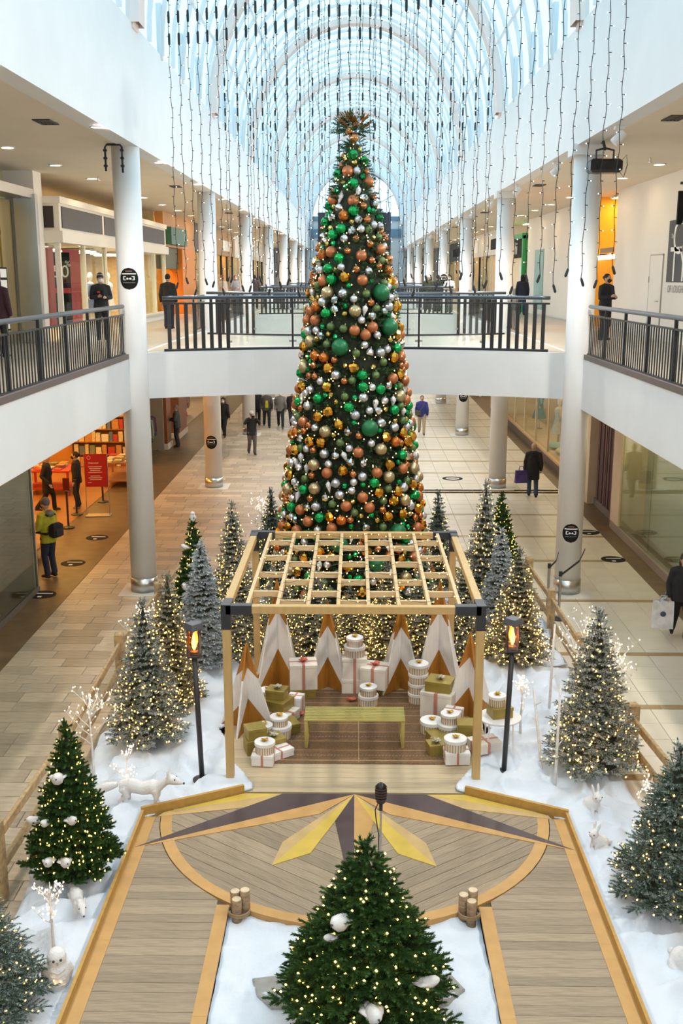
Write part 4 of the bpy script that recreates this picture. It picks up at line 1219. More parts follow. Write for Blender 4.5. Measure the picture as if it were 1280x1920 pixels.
peak((1.40, 16.3, DZ), 1.85, .52, R(-6), 'tall white and copper wooden peak at the back right corner of the rug')
peak((-1.62, 14.62, DZ), 1.36, .44, R(28), 'short white and copper wooden peak beside the left front pergola post')
peak((1.78, 15.1, DZ), 1.36, .46, R(-24), 'short white and copper wooden peak behind the right front pergola post')

# ---- presents
GOLDB = M('gold_wrap', (.36,.27,.06), .38, .35, var=.12, vscale=12)
CREAMB = M('cream_wrap', (.78,.72,.64), .6, var=.05, vscale=8)
WHITEB = M('white_wrap', (.83,.81,.80), .55, var=.05, vscale=8)
PINKR = M('dusty_pink_ribbon', (.52,.22,.17), .5)
REDR = M('coral_bow', (.58,.12,.07), .55)
GOLDR = M('gold_bow', (.62,.36,.04), .35, .5)
SILR = M('champagne_bow', (.5,.46,.34), .35, .5)
GRNR = M('green_pick', (.03,.07,.04), .7)
STRP = M('gold_pinstripe', (.45,.30,.16), .5)
def bow_mesh(r, mat, name='bow'):
    mb = MB()
    for i in range(9):
        a = i*2.4; k = .5+.5*((i*37) % 10)/10
        pts = [(0,0,.1*r)]
        for q in range(1, 7):
            u = q/6; rad = r*k*math.sin(u*math.pi); pts.append((rad*math.cos(a+u*.5), rad*math.sin(a+u*.5), .1*r + r*.75*u*(1.2-u)*1.6*k))
        mb.tube(pts, .16*r, 5, sx=1.5, sy=.35)
    mb.ball((0,0,.25*r), .28*r, 8, 6)
    return mb.mesh(name, mat, True)
BOW = {'red': bow_mesh(.09, REDR), 'gold': bow_mesh(.06, GOLDR), 'sil': bow_mesh(.085, SILR), 'green': bow_mesh(.06, GRNR)}
def gift(loc, size, rz, mat, label, ribbon=None, bow=None, lid=True):
    w, d, h = size
    t = thing('gift_box', label, 'gift box', loc, rz, 'wrapped gift boxes')
    MB().cbox((0,0,(h-.02)/2), (w, d, h-.02), .004).build('box', mat, t)
    ld = MB().cbox((0,0,h-.025), (w+.012, d+.012, .05), .004).build('lid', mat, t)
    if ribbon:
        m = MB(); rw = min(w, d)*.13
        m.cbox((0,0,h/2), (rw, d+.016, h+.006)); m.cbox((0,0,h/2), (w+.016, rw, h+.005)); m.build('ribbon', ribbon, t)
    if bow: put('bow', BOW[bow], ld, (0, 0, h), 1.0)
    return t
def round_box(loc, r, h, label):
    t = thing('round_gift_box', label, 'gift box', loc, random.uniform(0, 3), 'round striped gift boxes')
    dr_ = MB().lathe([(r, 0), (r, h*.8)], 28).build('drum', CREAMB, t, False)
    m = MB(); n = 24
    for i in range(n):
        a = 2*math.pi*i/n; m.cbox((math.cos(a)*(r+.0005), math.sin(a)*(r+.0005), h*.39), (.005, .014, h*.74), rz=a)
    m.build('stripes', STRP, dr_)
    MB().lathe([(r+.012, h*.74), (r+.012, h), (r+.006, h+.004)], 28).build('lid', WHITEB, t)
    return t
def round_stack(x, y, z, sizes, where, bow=True):
    n = len(sizes)
    for i, (r, h) in enumerate(sizes):
        nm = where if n == 1 else ('%s box of the round striped stack %s' % (('bottom', 'top')[i] if n == 2 else ('bottom', 'second', 'third', 'top')[i], where))
        t = round_box((x, y, z), r, h, nm); z += h+.005
        if i == n-1 and bow: put('bow', BOW['gold'], t, (0, 0, h+.004))
G = DZ + .013
# left group
round_stack(-1.38, 15.35, DZ, [(.155,.17), (.125,.14)], 'by the tall back left peak')
gift((-1.18,14.9,G), (.52,.42,.16), R(-28), CREAMB, 'wide cream box with pink ribbon at the bottom of the left gold pile', PINKR)
gift((-1.2,14.95,G+.16), (.40,.34,.17), R(-24), GOLDB, 'larger gold box in the left pile, under the small bowed gold box')
gift((-1.2,14.98,G+.33), (.29,.25,.15), R(-14), GOLDB, 'small gold box with champagne bow topping the left pile', None, 'sil')
gift((-.93,15.22,G), (.23,.23,.26), R(-14), WHITEB, 'tall white box with pink ribbon in front of the back left peak', PINKR)
t = gift((-.86,15.85,G), (.42,.36,.16), R(8), GOLDB, 'low gold box under the big cream present on the left')
gift((-.84,15.86,G+.16), (.44,.38,.42), R(6), CREAMB, 'big cream present with coral bow between the two left peaks', PINKR, 'red')
round_stack(-1.12, 14.28, DZ+.013, [(.175,.19), (.125,.13)], 'left of the bench')
gift((-1.04,14.48,G), (.36,.3,.15), R(24), GOLDB, 'gold box right behind the round stack left of the bench')
gift((-1.31,14.05,G), (.40,.28,.14), R(34), GOLDB, 'gold box under the single round box at left')
round_stack(-1.33, 14.08, G+.14, [(.12,.14)], 'single round striped box on gold boxes, left of the bench')
gift((-1.18,13.86,G), (.30,.26,.20), R(30), GOLDB, 'gold box with champagne bow near the left rug edge', None, 'sil')
gift((-1.10,13.62,G), (.42,.22,.12), R(38), WHITEB, 'flat white box with pink ribbon near the left rug edge', PINKR)
gift((-1.43,13.82,DZ+.001), (.30,.28,.22), R(18), GOLDB, 'lower gold box of the pair beside the left front post')
gift((-1.43,13.82,DZ+.221), (.27,.25,.17), R(22), GOLDB, 'upper gold box of the pair beside the left front post')
gift((-1.28,13.42,DZ+.013), (.30,.24,.16), R(-5), WHITEB, 'white box with pink ribbon, nearest present on the left', PINKR)
round_stack(-1.26, 13.44, DZ+.173, [(.135,.16)], 'round striped box on the nearest white present at left')
# middle
gift((0.0,16.1,G), (.42,.38,.24), 0, CREAMB, 'lower cream box with pink ribbon between the middle peaks', PINKR)
gift((0.0,16.1,G+.24), (.40,.36,.36), 0, CREAMB, 'upper cream box with pink ribbon between the middle peaks', PINKR)
round_stack(0.0, 16.1, G+.60, [(.165,.17), (.13,.14)], 'on the cream boxes between the middle peaks')
gift((.34,15.98,G), (.28,.24,.12), R(10), GOLDB, 'small gold box under the tilted cream present behind the bench')
gift((.34,15.97,G+.12), (.42,.38,.36), R(-16), CREAMB, 'cream present with coral bow on a gold box behind the bench', PINKR, 'red')
round_stack(.22, 15.5, G, [(.15,.16), (.13,.14)], 'standing alone behind the bench')
for i, (x, y, l) in enumerate(((-.86,15.05,'coral bow lying on the rug in front of the white left box'), (-.05,15.62,'coral bow lying on the rug before the middle cream boxes'))):
    tag(put('bow', BOW['red'], None, (x, y, DZ+.014)), l, 'bow')
# right group
round_stack(1.02, 15.62, G, [(.15,.16)]*4, 'four high by the tall back right peak')
gift((1.33,15.12,G), (.50,.44,.42), R(-22), CREAMB, 'big cream box with pink ribbon under the bowed gold box on the right', PINKR)
gift((1.33,15.12,G+.42), (.40,.34,.17), R(-20), GOLDB, 'gold box with champagne bow on the big cream box at right', None, 'sil')
gift((1.50,14.68,G), (.26,.24,.28), R(-20), WHITEB, 'tall white box with pink ribbon before the big cream box', PINKR)
round_stack(1.16, 14.48, G, [(.165,.19)], 'single low round striped box right of the bench')
round_stack(1.42, 14.36, G, [(.18,.20), (.13,.15)], 'right of the bench')
gift((1.19,14.22,G), (.22,.2,.12), R(20), GOLDB, 'small dark gold box tucked under the right round stack')
gift((1.30,14.02,G), (.34,.24,.14), R(-18), GOLDB, 'gold box in front of the right round stack')
gift((1.62,14.06,DZ+.001), (.34,.3,.18), R(6), GOLDB, 'lower gold box of the pair behind the right front post')
gift((1.64,14.08,DZ+.181), (.28,.26,.18), R(-2), GOLDB, 'upper gold box of the pair behind the right front post')
gift((1.17,13.78,G), (.24,.22,.16), R(12), GOLDB, 'gold box with champagne bow at the right rug edge', None, 'sil')
gift((1.44,13.50,DZ+.013), (.34,.24,.18), R(4), WHITEB, 'white box with pink ribbon, nearest present on the right', PINKR)
round_stack(1.42, 13.52, DZ+.193, [(.15,.17)], 'round striped box on the nearest white present at right')
gift((1.86,13.75,DZ+.075), (.40,.30,.16), R(20), CREAMB, 'cream box with pink ribbon below the round white table', PINKR)
# side table with gifts
tb = thing('side_table', 'round white side table with thin legs by the right lantern', 'table', (2.08, 13.85, DZ))
MB().lathe([(.30,.52), (.31,.53), (.31,.545), (.30,.55)], 30).build('table_top', WHITEB, tb)
for i in range(4):
    a = R(45+90*i); MB().tube([(.24*math.cos(a), .24*math.sin(a), .52), (.26*math.cos(a), .26*math.sin(a), -.12)], .011, 6).build('leg', WHITEB, tb)
gift((2.08,13.87,DZ+.551), (.30,.26,.16), R(15), GOLDB, 'gold box on the round white side table')
round_stack(2.04, 13.88, DZ+.711, [(.115,.15)], 'small round striped box on top of the side table gift')

# ---- lantern posts
LAMPB = M('lantern_black', (.03,.03,.034), .45)
AMBG = glass('amber_glass', (1.0,.62,.25), .05)
FLAME = M('flame_bulb', (1,.6,.2), emit=(1.0,.55,.14), estr=40.0)
def lantern(loc, label, lean):
    t = thing('lantern_post', label, 'lamp post', loc)
    MB().lathe([(.13,0), (.13,.02), (.04,.05)], 16).build('base', LAMPB, t)
    MB().tube([(0,0,.02), (lean*.5,0,.9), (lean,0,1.80)], .036, 10).build('pole', LAMPB, t, True)
    x = lean; z = 1.80
    h = MB().cbox((x,0,z+.015), (.17,.17,.03), .004).cbox((x,0,z+.05), (.10,.10,.05))
    for a in (-1,1):
        for b in (-1,1): h.cbox((x+a*.075, b*.075, z+.21), (.014,.014,.36))
    h.build('cage', LAMPB, t)
    MB().lathe([(.135,z+.385), (.135,z+.40), (.115,z+.47), (.03,z+.475)], 4, (x,0,0)).xform(Matrix.Identity(4)).build('roof', M('lantern_roof', (.09,.095,.11), .5), t)
    g = MB()
    for a in (-1,1): g.cbox((x+a*.078,0,z+.21), (.004,.14,.33)); g.cbox((x,a*.078,z+.21), (.14,.004,.33))
    g.build('glass', AMBG, t)
    MB().lathe([(.008,0), (.028,.05), (.034,.10), (.02,.17), (.004,.24)], 10, (x,0,z+.09)).build('flame_bulb', FLAME, t, True)
    return t
lantern((-2.09, 13.02, DZ-.05), 'black lantern post with glowing bulb in front of the left flocked trees', -.05)
lantern((2.08, 13.28, DZ-.05), 'black lantern post with glowing bulb right of the pergola', .05)

# ---- microphone, log bundles, stone slabs
mc = thing('microphone', 'vintage black microphone on a chrome stand behind the front tree', 'microphone', (.28, 9.95, DZ+.006))
MB().lathe([(.14,0), (.14,.02), (.03,.04)], 18).build('base', BLACKM, mc)
MB().tube([(0,0,.02), (0,0,1.2)], .011, 8).build('stand', STEEL, mc)
MB().tube([(0,0,1.2), (0,0,1.29)], .02, 8).build('clutch', BLACKM, mc)
MB().lathe([(.02,1.27), (.05,1.30), (.062,1.36), (.062,1.44), (.05,1.49), (.02,1.515)], 16).build('head', M('mic_head', (.02,.018,.02), .25, .4), mc, True)
for i in range(5): MB().lathe([(.064,1.335+i*.03), (.066,1.342+i*.03), (.064,1.349+i*.03)], 16, cap=False).build('grille_band', M('mic_band', (.1,.06,.06), .3, .6), mc)
MB().tube([(-.03,0,1.28), (-.06,.01,1.2), (-.05,.01,1.1), (-.02,.01,.9), (-.03,.012,.5), (.02,.02,.1), (.08,.05,.02)], .006, 6).build('cable', BLACKM, mc, True)
BARK = M('birch_bark', (.40,.26,.15), .85, var=.45, vscale=14, bump=.5, bscale=40, stretch=(1,1,3))
CUT = M('cut_log_end', (.72,.56,.38), .7, var=.2, vscale=18)
TWINE = M('twine', (.36,.24,.13), .95, bump=.4, bscale=90)
for s in (-1, 1):
    t = thing('log_bundle', 'bundle of three upright birch logs tied with twine at the %s corner of the snow' % ('left' if s < 0 else 'right'), 'logs', (s*1.24, 9.93, .10), s*.3)
    for i, (x, y, h) in enumerate(((-.055,.03,.32), (.055,.04,.35), (0,-.06,.29))):
        lo = MB().lathe([(.056,0), (.054,h*.5), (.055,h)], 12, (x,y,0)).build('log', BARK, t, True)
        MB().lathe([(.05,h+.001), (.05,h+.006)], 12, (x,y,0)).build('cut_end', CUT, lo)
    for z in (.10, .115, .13): MB().tube([(.115*math.cos(a*math.pi/8), .11*math.sin(a*math.pi/8)-.005, z) for a in range(17)], .009, 5).build('twine_loop', TWINE, t)
SLAB = M('grey_flagstone', (.40,.39,.36), .85, var=.3, vscale=5, bump=.5, bscale=14)
for lab, pts in (('flat grey flagstone on the snow left of the front tree', [(-1.0,8.92),(-.62,8.98),(-.35,8.8),(-.36,8.5),(-.78,8.52),(-.93,8.68)]), ('flat grey flagstone on the snow right of the front tree', [(.5,8.92),(.98,8.98),(1.08,8.8),(.9,8.55),(.5,8.5)])):
    c = (sum(p[0] for p in pts)/len(pts), sum(p[1] for p in pts)/len(pts))
    mb = MB(); n = len(pts)
    o = [(p[0]-c[0], p[1]-c[1]) for p in pts]
    mb._add([(p[0],p[1],0) for p in o]+[(p[0]*1.01,p[1]*1.01,.05) for p in o]+[(p[0]*.95,p[1]*.95,.07+.008*math.sin(i*2)) for i,p in enumerate(o)], [tuple(range(2*n,3*n))]+[(i,(i+1)%n,n+(i+1)%n,n+i) for i in range(n)]+[(n+i,n+(i+1)%n,2*n+(i+1)%n,2*n+i) for i in range(n)]+[tuple(range(n-1,-1,-1))])
    tag(mb.build('flagstone', SLAB, None, loc=(c[0], c[1], .085)), lab, 'stone')

# ---- split-rail fences
FW = M('fence_timber', (.52,.36,.18), .7, var=.35, vscale=5, bump=.3, bscale=14, stretch=(3,3,3))
def fence(pts, label, hp=1.0):
    t = thing('rail_fence', label, 'fence', (pts[0][0], pts[0][1], 0))
    o = Vector((pts[0][0], pts[0][1], 0))
    for i, p in enumerate(pts):
        q = Vector((p[0], p[1], 0))-o
        MB().cbox((q.x, q.y, hp/2), (.15,.15,hp), .02, random.uniform(-.2,.2)).build('post', FW, t)
        if i:
            a = Vector((pts[i-1][0], pts[i-1][1], 0))-o; d = q-a; L = d.length; ang = math.atan2(d.y, d.x)
            for z in (.38, .78):
                r = MB().cbox((0,0,0), (L+.1, .05, .13), .012).build('rail', FW, t, loc=((a.x+q.x)/2, (a.y+q.y)/2, z)); r.rotation_euler = (0, random.uniform(-.02,.02), ang)
    return t
fence([(4.2,7.6), (4.15,10.6), (3.95,13.75), (3.84,16.7), (3.82,19.28), (3.76,21.6), (2.2,22.75)], 'rough split-rail timber fence along the right side of the snow')
fence([(-4.15,7.5), (-4.0,10.39), (-3.92,13.0), (-4.0,16.6), (-3.9,19.6), (-3.7,22.4)], 'rough split-rail timber fence along the left side of the snow')
for i, (x, y) in enumerate(((4.08,21.0), (4.2,20.4))):
    t = thing('stanchion', ('chrome stanchion nearer the right column, farther from the viewer', 'chrome stanchion nearest the viewer by the right column')[i], 'stanchion', (x, y, 0.0))
    MB().lathe([(.16,0), (.16,.02), (.04,.04)], 18).build('base', BLACKM, t)
    MB().lathe([(.03,.03), (.03,.95)], 12).build('post', STEEL, t)
    MB().lathe([(.036,.92), (.036,1.02)], 12).build('belt_head', BLACKM, t)
tag(MB().tube([(4.12,21.0,.97), (4.3,21.4,.97), (4.46,22.0,.98)], .025, 6, sx=.25, sy=1.2).build('queue_belt', BLACKM), 'farther black belt running from a stanchion to the right column', 'belt')
tag(MB().tube([(4.24,20.4,.97), (4.75,21.2,1.02), (5.04,22.02,1.06)], .025, 6, sx=.25, sy=1.2).build('queue_belt', BLACKM), 'nearer black belt stretched across the front of the right column', 'belt')

# ---- white lit twig trees
BIRCH = M('white_birch_twig', (.80,.76,.72), .7, var=.15, vscale=20)
PINKB = M('blush_mini_bulb', (1,.85,.75), emit=(1.0,.72,.50), estr=6.0, sampling='NONE')
def twig_tree(loc, h, label, seed, spread=.5, n=9):
    rr = random.Random(seed)
    t = thing('twig_tree', label, 'lit twig tree', loc, rr.uniform(0, 6), 'white lit twig trees')
    tr = MB(); lb = MB(); br = MB()
    tr.tube([(0,0,-.02), (.01,.01,h*.3), (-.01,.0,h*.6), (0,0,h*.95)], [.02*h**.5+.006, .016*h**.5, .011, .004], 7)
    for i in range(n):
        a = rr.uniform(0, 6.28); z0 = h*rr.uniform(.38, .8); L = spread*h*rr.uniform(.5, .95)*(1.25-z0/h)
        p = [(0,0,z0)]; x = y = 0; z = z0; dirr = a
        for k in range(5):
            st_ = L/5; dirr += rr.uniform(-.35,.35); x += math.cos(dirr)*st_*.75; y += math.sin(dirr)*st_*.75; z += st_*rr.uniform(.55, 1.05); p.append((x,y,z))
        br.tube(p, [.009,.008,.006,.005,.004,.002], 5)
        for k in range(1, 6):
            for q in range(1 + (k > 3)):
                sx, sy, sz = p[k]; b2 = rr.uniform(0, 6.28); l2 = rr.uniform(.05,.15)*h*.6
                e = (sx+math.cos(b2)*l2*.7, sy+math.sin(b2)*l2*.7, sz+l2*rr.uniform(.3,1))
                br.tube([p[k], e], [.004,.002], 4); lb.octa(e, .0085)
                
    tr.build('trunk', BIRCH, t, True); br.build('branches', BIRCH, t, True); lb.build('mini_lights', PINKB, t, kind='stuff')
    return t
twig_tree((-3.55,12.9,.1), 1.45, 'white lit twig tree standing behind the left dark green tree', 1, .55, 11)
twig_tree((-2.95,12.35,.13), .85, 'small white lit twig tree beside the white fox', 2, .4, 7)
twig_tree((-3.45,15.8,.1), 1.75, 'tall white lit twig tree in front of the near left column', 3, .5, 12)
twig_tree((-3.02,9.15,.14), .95, 'white lit twig tree behind the white owl at lower left', 4, .55, 8)
twig_tree((3.55,15.2,.1), 1.85, 'tall white lit twig tree by the right fence, farther of two', 5, .45, 13)
twig_tree((3.75,14.3,.1), 1.75, 'spreading white lit twig tree just behind the right lit tree', 6, .5, 13)
twig_tree((3.62,11.6,.1), .9, 'small white lit twig tree left of the right frosted tree', 7, .45, 8)
twig_tree((2.45,14.2,.15), 1.15, 'slim white lit twig tree beside the round side table', 8, .32, 8)
twig_tree((-2.05,22.2,.1), 2.3, 'white lit twig tree left of the giant tree, behind the pergola', 9, .32, 10)
for i, (x, y, h, dx, dy, l) in enumerate(((2.62,13.3,1.15,-.12,.3,'leftmost bare white birch pole by the right lantern'), (2.72,12.9,1.4,.05,.2,'middle bare white birch pole by the right lantern'), (3.05,15.2,1.5,.05,.1,'bare white birch pole in front of the right fence'))):
    t = thing('birch_pole', l, 'birch pole', (x, y, .14))
    MB().tube([(0,0,-.03), (dx*.5,dy*.5,h*.5), (dx,dy,h)], [.022,.019,.015], 8).build('pole', BIRCH, t, True)
    for q in range(3): MB().tube([(dx*(.4+.2*q),dy*(.4+.2*q),h*(.4+.2*q)), (dx*(.4+.2*q)+.07*(-1)**q,dy*.5,h*(.4+.2*q)+.08)], [.01,.006], 5).build('branch_stub', BIRCH, t)

# ---- white animals
FUR = M('white_fur', (.80,.78,.77), .95, var=.06, vscale=12, bump=.5, bscale=60)
NOSE = M('dark_nose', (.05,.04,.04), .5)
def merged(mb, name, voxel, mat, parent, smooth=True):
    o = mb.build(name, mat, parent, True)
    m = o.modifiers.new('blend', 'REMESH'); m.mode = 'VOXEL'; m.voxel_size = voxel; m.use_smooth_shade = True
    s = o.modifiers.new('soften', 'SMOOTH'); s.iterations = 4; s.factor = .5
    return o
def fox(loc, rz, label, crouch=0.0, k=1.0):
    t = thing('fox_figure', label, 'animal figure', loc, rz); t.scale = (k,)*3
    m = MB(); z = .24-crouch
    m.tube([(-.24,0,z), (-.12,0,z+.02), (.02,0,z-.01), (.14,0,z+.02), (.24,0,z+.03)], [.07,.085,.075,.085,.05], 10)
    m.tube([(.20,0,z+.03), (.29,0,z+.10), (.33,0,z+.12)], [.06,.05,.055], 9)
    m.tube([(.31,0,z+.12), (.38,0,z+.11), (.45,0,z+.085), (.49,0,z+.075)], [.06,.055,.028,.014], 9)
    for s in (-1, 1):
        m.tube([(.33,s*.035,z+.15), (.325,s*.045,z+.21), (.32,s*.05,z+.25)], [.026,.018,.004], 6)
        m.tube([(.17,s*.045,z), (.18,s*.05,z*.5), (.165,s*.05,.10*z/.24), (.19,s*.05,.012)], [.045,.026,.019,.02], 7)
        m.tube([(-.20,s*.05,z), (-.15,s*.06,z*.62), (-.25,s*.06,z*.36), (-.235,s*.06,.012)], [.06,.038,.02,.021], 7)
    m.tube([(-.28,0,z+.02), (-.40,0,z-.02), (-.52,0,z-.07), (-.62,0,z-.07)], [.035,.055,.06,.012], 9)
    merged(m, 'body', .012, FUR, t)
    MB().ball((.492,0,z+.078), .013, 8, 6).build('nose', NOSE, t)
    for s in (-1, 1): MB().ball((.40,s*.04,z+.135), .009, 8, 6).build('eye', NOSE, t)
    return t
fox((-2.75,12.2,.19), R(-6), 'white fox figure walking on the snow before the left flocked tree', 0, 1.15)
fox((-3.0,9.98,.17), R(-66), 'white ermine-like fox figure leaping down on the snow below the left green tree', .1, .85)
def owl(loc, rz, label, k=1.0):
    t = thing('owl_figure', label, 'animal figure', loc, rz); t.scale = (k,)*3
    m = MB()
    m.lathe([(.03,0), (.085,.02), (.115,.10), (.12,.20), (.105,.28), (.09,.31), (.10,.36), (.095,.41), (.06,.455), (.01,.47)], 16)
    for s in (-1, 1): m.tube([(s*.10,-.0,.30), (s*.125,.02,.20), (s*.10,.06,.06), (s*.06,.09,-.02+.03)], [.03,.045,.035,.012], 8)
    merged(m, 'body', .014, FUR, t)
    for s in (-1, 1):
        MB().ball((s*.036,-.092,.385), .014, 8, 6).build('eye', NOSE, t)
    MB().tube([(0,-.095,.365), (0,-.118,.345)], [.012,.003], 6).build('beak', M('beak_tan', (.4,.3,.2), .6), t)
    for i in range(4): MB().tube([(-.07,-.085-.01*i,.27-.05*i), (0,-.118+.003*i,.25-.05*i), (.07,-.085-.01*i,.27-.05*i)], .008, 5).build('feather_band', M('pale_grey_feather', (.6,.58,.55), .9), t)
    return t
owl((-2.87,8.75,.14), R(20), 'white owl figure on the snow beside the lower left flocked tree', .95)
def rabbit(loc, rz, label, k=1.0):
    t = thing('rabbit_figure', label, 'animal figure', loc, rz); t.scale = (k,)*3
    m = MB()
    m.tube([(0,.12,.10), (0,.05,.12), (0,-.03,.16), (0,-.07,.23)], [.07,.105,.09,.06], 12)
    m.ball((0,-.10,.28), .062, 12, 8, .9, 1.15, 1)
    for s in (-1, 1):
        m.tube([(s*.03,-.075,.32), (s*.04,-.05,.40), (s*.045,-.03,.46)], [.018,.022,.006], 7)
        m.tube([(s*.07,.06,.10), (s*.085,-.0,.06), (s*.08,-.07,.018)], [.06,.045,.022], 8)
        m.tube([(s*.04,-.06,.17), (s*.045,-.09,.08), (s*.045,-.11,.015)], [.035,.022,.02], 7)
    m.ball((0,.19,.09), .04, 10, 6)
    merged(m, 'body', .013, FUR, t)
    for s in (-1, 1): MB().ball((s*.045,-.14,.295), .009, 8, 6).build('eye', NOSE, t)
    MB().ball((0,-.172,.275), .008, 8, 6).build('nose', M('pink_nose', (.6,.35,.33), .6), t)
    return t
rabbit((3.05,12.15,.16), R(20), 'white rabbit figure sitting upright below the right lit tree')
rabbit((2.94,11.28,.15), R(-60), 'white rabbit figure crouching left of the right frosted tree', .9)
rabbit((3.28,9.1,.12), R(15), 'white rabbit figure at the lower right edge of the snow', 1.1)
# ================================================================== fir trees, giant tree, ornaments, hanging light strands
GREENN = M('fresh_green_needles', (.060, .135, .030), .6, spec=.25, var=.5, vscale=9, col2=(.022,.060,.014))
FROSTN = frosted('frosted_needles', (.075,.105,.075), (.60,.62,.60), .40)
FLOCKN = frosted('heavily_flocked_needles', (.05,.085,.075), (.66,.71,.74), .55)
LIGHTN = frosted('lightly_frosted_needles', (.07,.115,.085), (.48,.54,.52), .30)
GOLDN = frosted('dusted_olive_needles', (.10,.105,.045), (.62,.60,.52), .36)
BIGN = M('giant_tree_needles', (.05,.10,.03), .65, spec=.2, var=.5, vscale=5, col2=(.022,.05,.018))
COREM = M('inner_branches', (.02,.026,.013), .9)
TRUNKM = M('fir_trunk', (.14,.08,.04), .9, bump=.4, bscale=30)
def rvec(rr):
    return Vector((rr.gauss(0,1), rr.gauss(0,1), rr.gauss(0,1))).normalized()
def sprig(v, f, rr, p, d, L, nl, nn, wid):
    """a needle-covered shoot from p along d"""
    d = d.normalized()
    a = d.cross(Vector((0,0,1)))
    if a.length < .05: a = Vector((1,0,0))
    a.normalize(); b = d.cross(a)
    for i in range(nn):
        t = (i+.5)/nn; ph = i*2.4 + rr.uniform(-.4,.4)
        r = (a*math.cos(ph) + b*math.sin(ph))
        fall = 1.0 - .35*t
        q = p + d*(L*t)
        tip = q + (d*(.55+.5*t) + r*.85).normalized()*(nl*fall*rr.uniform(.85,1.15))
        side = d.cross(r)*wid if rr.random() < .5 else (d*.5 + d.cross(r)).normalized()*wid
        o = len(v)
        v.append(tuple(q-side)); v.append(tuple(q+side)); v.append(tuple(tip))
        f.append((o, o+1, o+2))
def fir_meshes(name, mat, H, Rb, seed, L, nl, nn, wid, levels, kmax, up, nlights, bulb, bulbmat, droop=.1, fat=1.0):
    rr = random.Random(seed); v = []; f = []; tips = []
    for li in range(levels):
        u = li/(levels-1)                    # 0 bottom .. 1 top
        z = H*(.07 + .90*u); rad = Rb*(1-u)**.92 + .035
        k = max(4, int(kmax*(1-u)**.8)+2); off = rr.uniform(0, 6.28)
        for i in range(k):
            a = off + 6.28318*i/k + rr.uniform(-.2,.2)
            ln = rad*rr.uniform(.82, 1.10)
            out = Vector((math.cos(a), math.sin(a), 0))
            base = Vector((0,0,z + ln*.12))
            tipz = -droop*ln + up*ln
            tip = base + out*ln + Vector((0,0,tipz + rr.uniform(-.03,.03)))
            n = max(1, int(ln/(L*.42)))
            for j in range(n+1):
                t = 1 - j*(L*.42)/max(ln, .01)
                if t < .28: break
                p = base.lerp(tip, t)
                if j == 0:
                    sprig(v, f, rr, p - out*L*.5, out + Vector((0,0,up*1.2)), L*1.05, nl, int(nn*1.2), wid); tips.append(p + out*L*.35)
                else:
                    for s in (-1, 1):
                        sd = Vector((-out.y, out.x, 0))*s
                        dr = (out*.75 + sd*.85 + Vector((0,0,up + rr.uniform(-.15,.25))))
                        sprig(v, f, rr, p, dr, L*rr.uniform(.75,1.05), nl, nn, wid); tips.append(p + dr.normalized()*L*.8)
            if rr.random() < .6:
                sprig(v, f, rr, base.lerp(tip, .55), out*.4 + Vector((0,0,1)), L*.8, nl, nn, wid)
    for i in range(5):
        sprig(v, f, rr, Vector((0,0,H*.93)), Vector((rr.uniform(-.35,.35), rr.uniform(-.35,.35), 1)), L*1.1, nl*.9, nn, wid)
    sprig(v, f, rr, Vector((0,0,H*.92)), Vector((0,0,1)), H*.08, nl*.8, int(nn*1.5), wid)
    me = bpy.data.meshes.new('foliage'); me.from_pydata(v, [], f); me.materials.append(mat); me.update()
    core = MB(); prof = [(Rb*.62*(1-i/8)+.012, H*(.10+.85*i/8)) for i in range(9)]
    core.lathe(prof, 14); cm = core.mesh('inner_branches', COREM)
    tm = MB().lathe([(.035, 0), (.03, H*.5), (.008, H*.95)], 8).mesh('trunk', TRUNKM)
    lb = MB(); rr.shuffle(tips)
    for p in tips[:nlights]:
        o = Vector((p.x, p.y, 0)); q = p + (o.normalized()*.012 if o.length > .01 else o) + Vector((0,0,.012))
        lb.octa(q, bulb*rr.uniform(.8,1.15))
    lm = lb.mesh('mini_lights', bulbmat)
    return me, cm, tm, lm, H, Rb
TREEB = M('tree_mini_bulb', (1,.8,.4), emit=(1.0,.52,.085), estr=11.0)
FIR = {
 'green': fir_meshes('green', GREENN, 2.0, .74, 11, .135, .050, 44, .0085, 21, 18, .20, 430, .0115, TREEB),
 'frost': fir_meshes('frost', FROSTN, 2.2, .58, 12, .125, .040, 26, .0062, 24, 14, .10, 400, .0095, TREEB),
 'gold':  fir_meshes('gold', GOLDN, 2.2, .56, 13, .120, .040, 26, .0062, 24, 14, .12, 520, .0095, TREEB),
 'flock': fir_meshes('flock', FLOCKN, 2.2, .46, 14, .105, .042, 28, .0085, 26, 13, .05, 0, .008, TREEB),
 'light': fir_meshes('light', LIGHTN, 2.0, .62, 15, .135, .042, 30, .0062, 20, 15, .12, 230, .0095, TREEB),
}
def fir(kind, x, y, h, r, label, lights=True, seed=0, z=.10):
    me, cm, tm, lm, H, Rb = FIR[kind]
    t = thing('fir_tree', label, 'fir tree', (x, y, z), seed*1.3, 'decorated fir trees')
    t.scale = (r/Rb, r/Rb, h/H)
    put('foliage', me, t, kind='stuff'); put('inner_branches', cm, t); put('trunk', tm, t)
    if lights and len(lm.polygons): put('mini_lights', lm, t, kind='stuff')
    return t
fir('green', .10, 8.36, 1.86, .80, 'dark green lit fir tree nearest the viewer at bottom centre', seed=1)
fir('green', -3.20, 10.6, 1.96, .50, 'dark green lit fir tree on the left with white birds', seed=2)
fir('light', -3.46, 8.35, 1.52, .60, 'flocked fir tree cut off by the lower left corner', seed=3)
fir('light', 3.47, 10.22, 1.94, .62, 'grey-green frosted fir tree cut by the right edge', seed=4)
fir('frost', 3.30, 13.35, 2.40, .62, 'lit frosted fir tree beside the right fence post', seed=5)
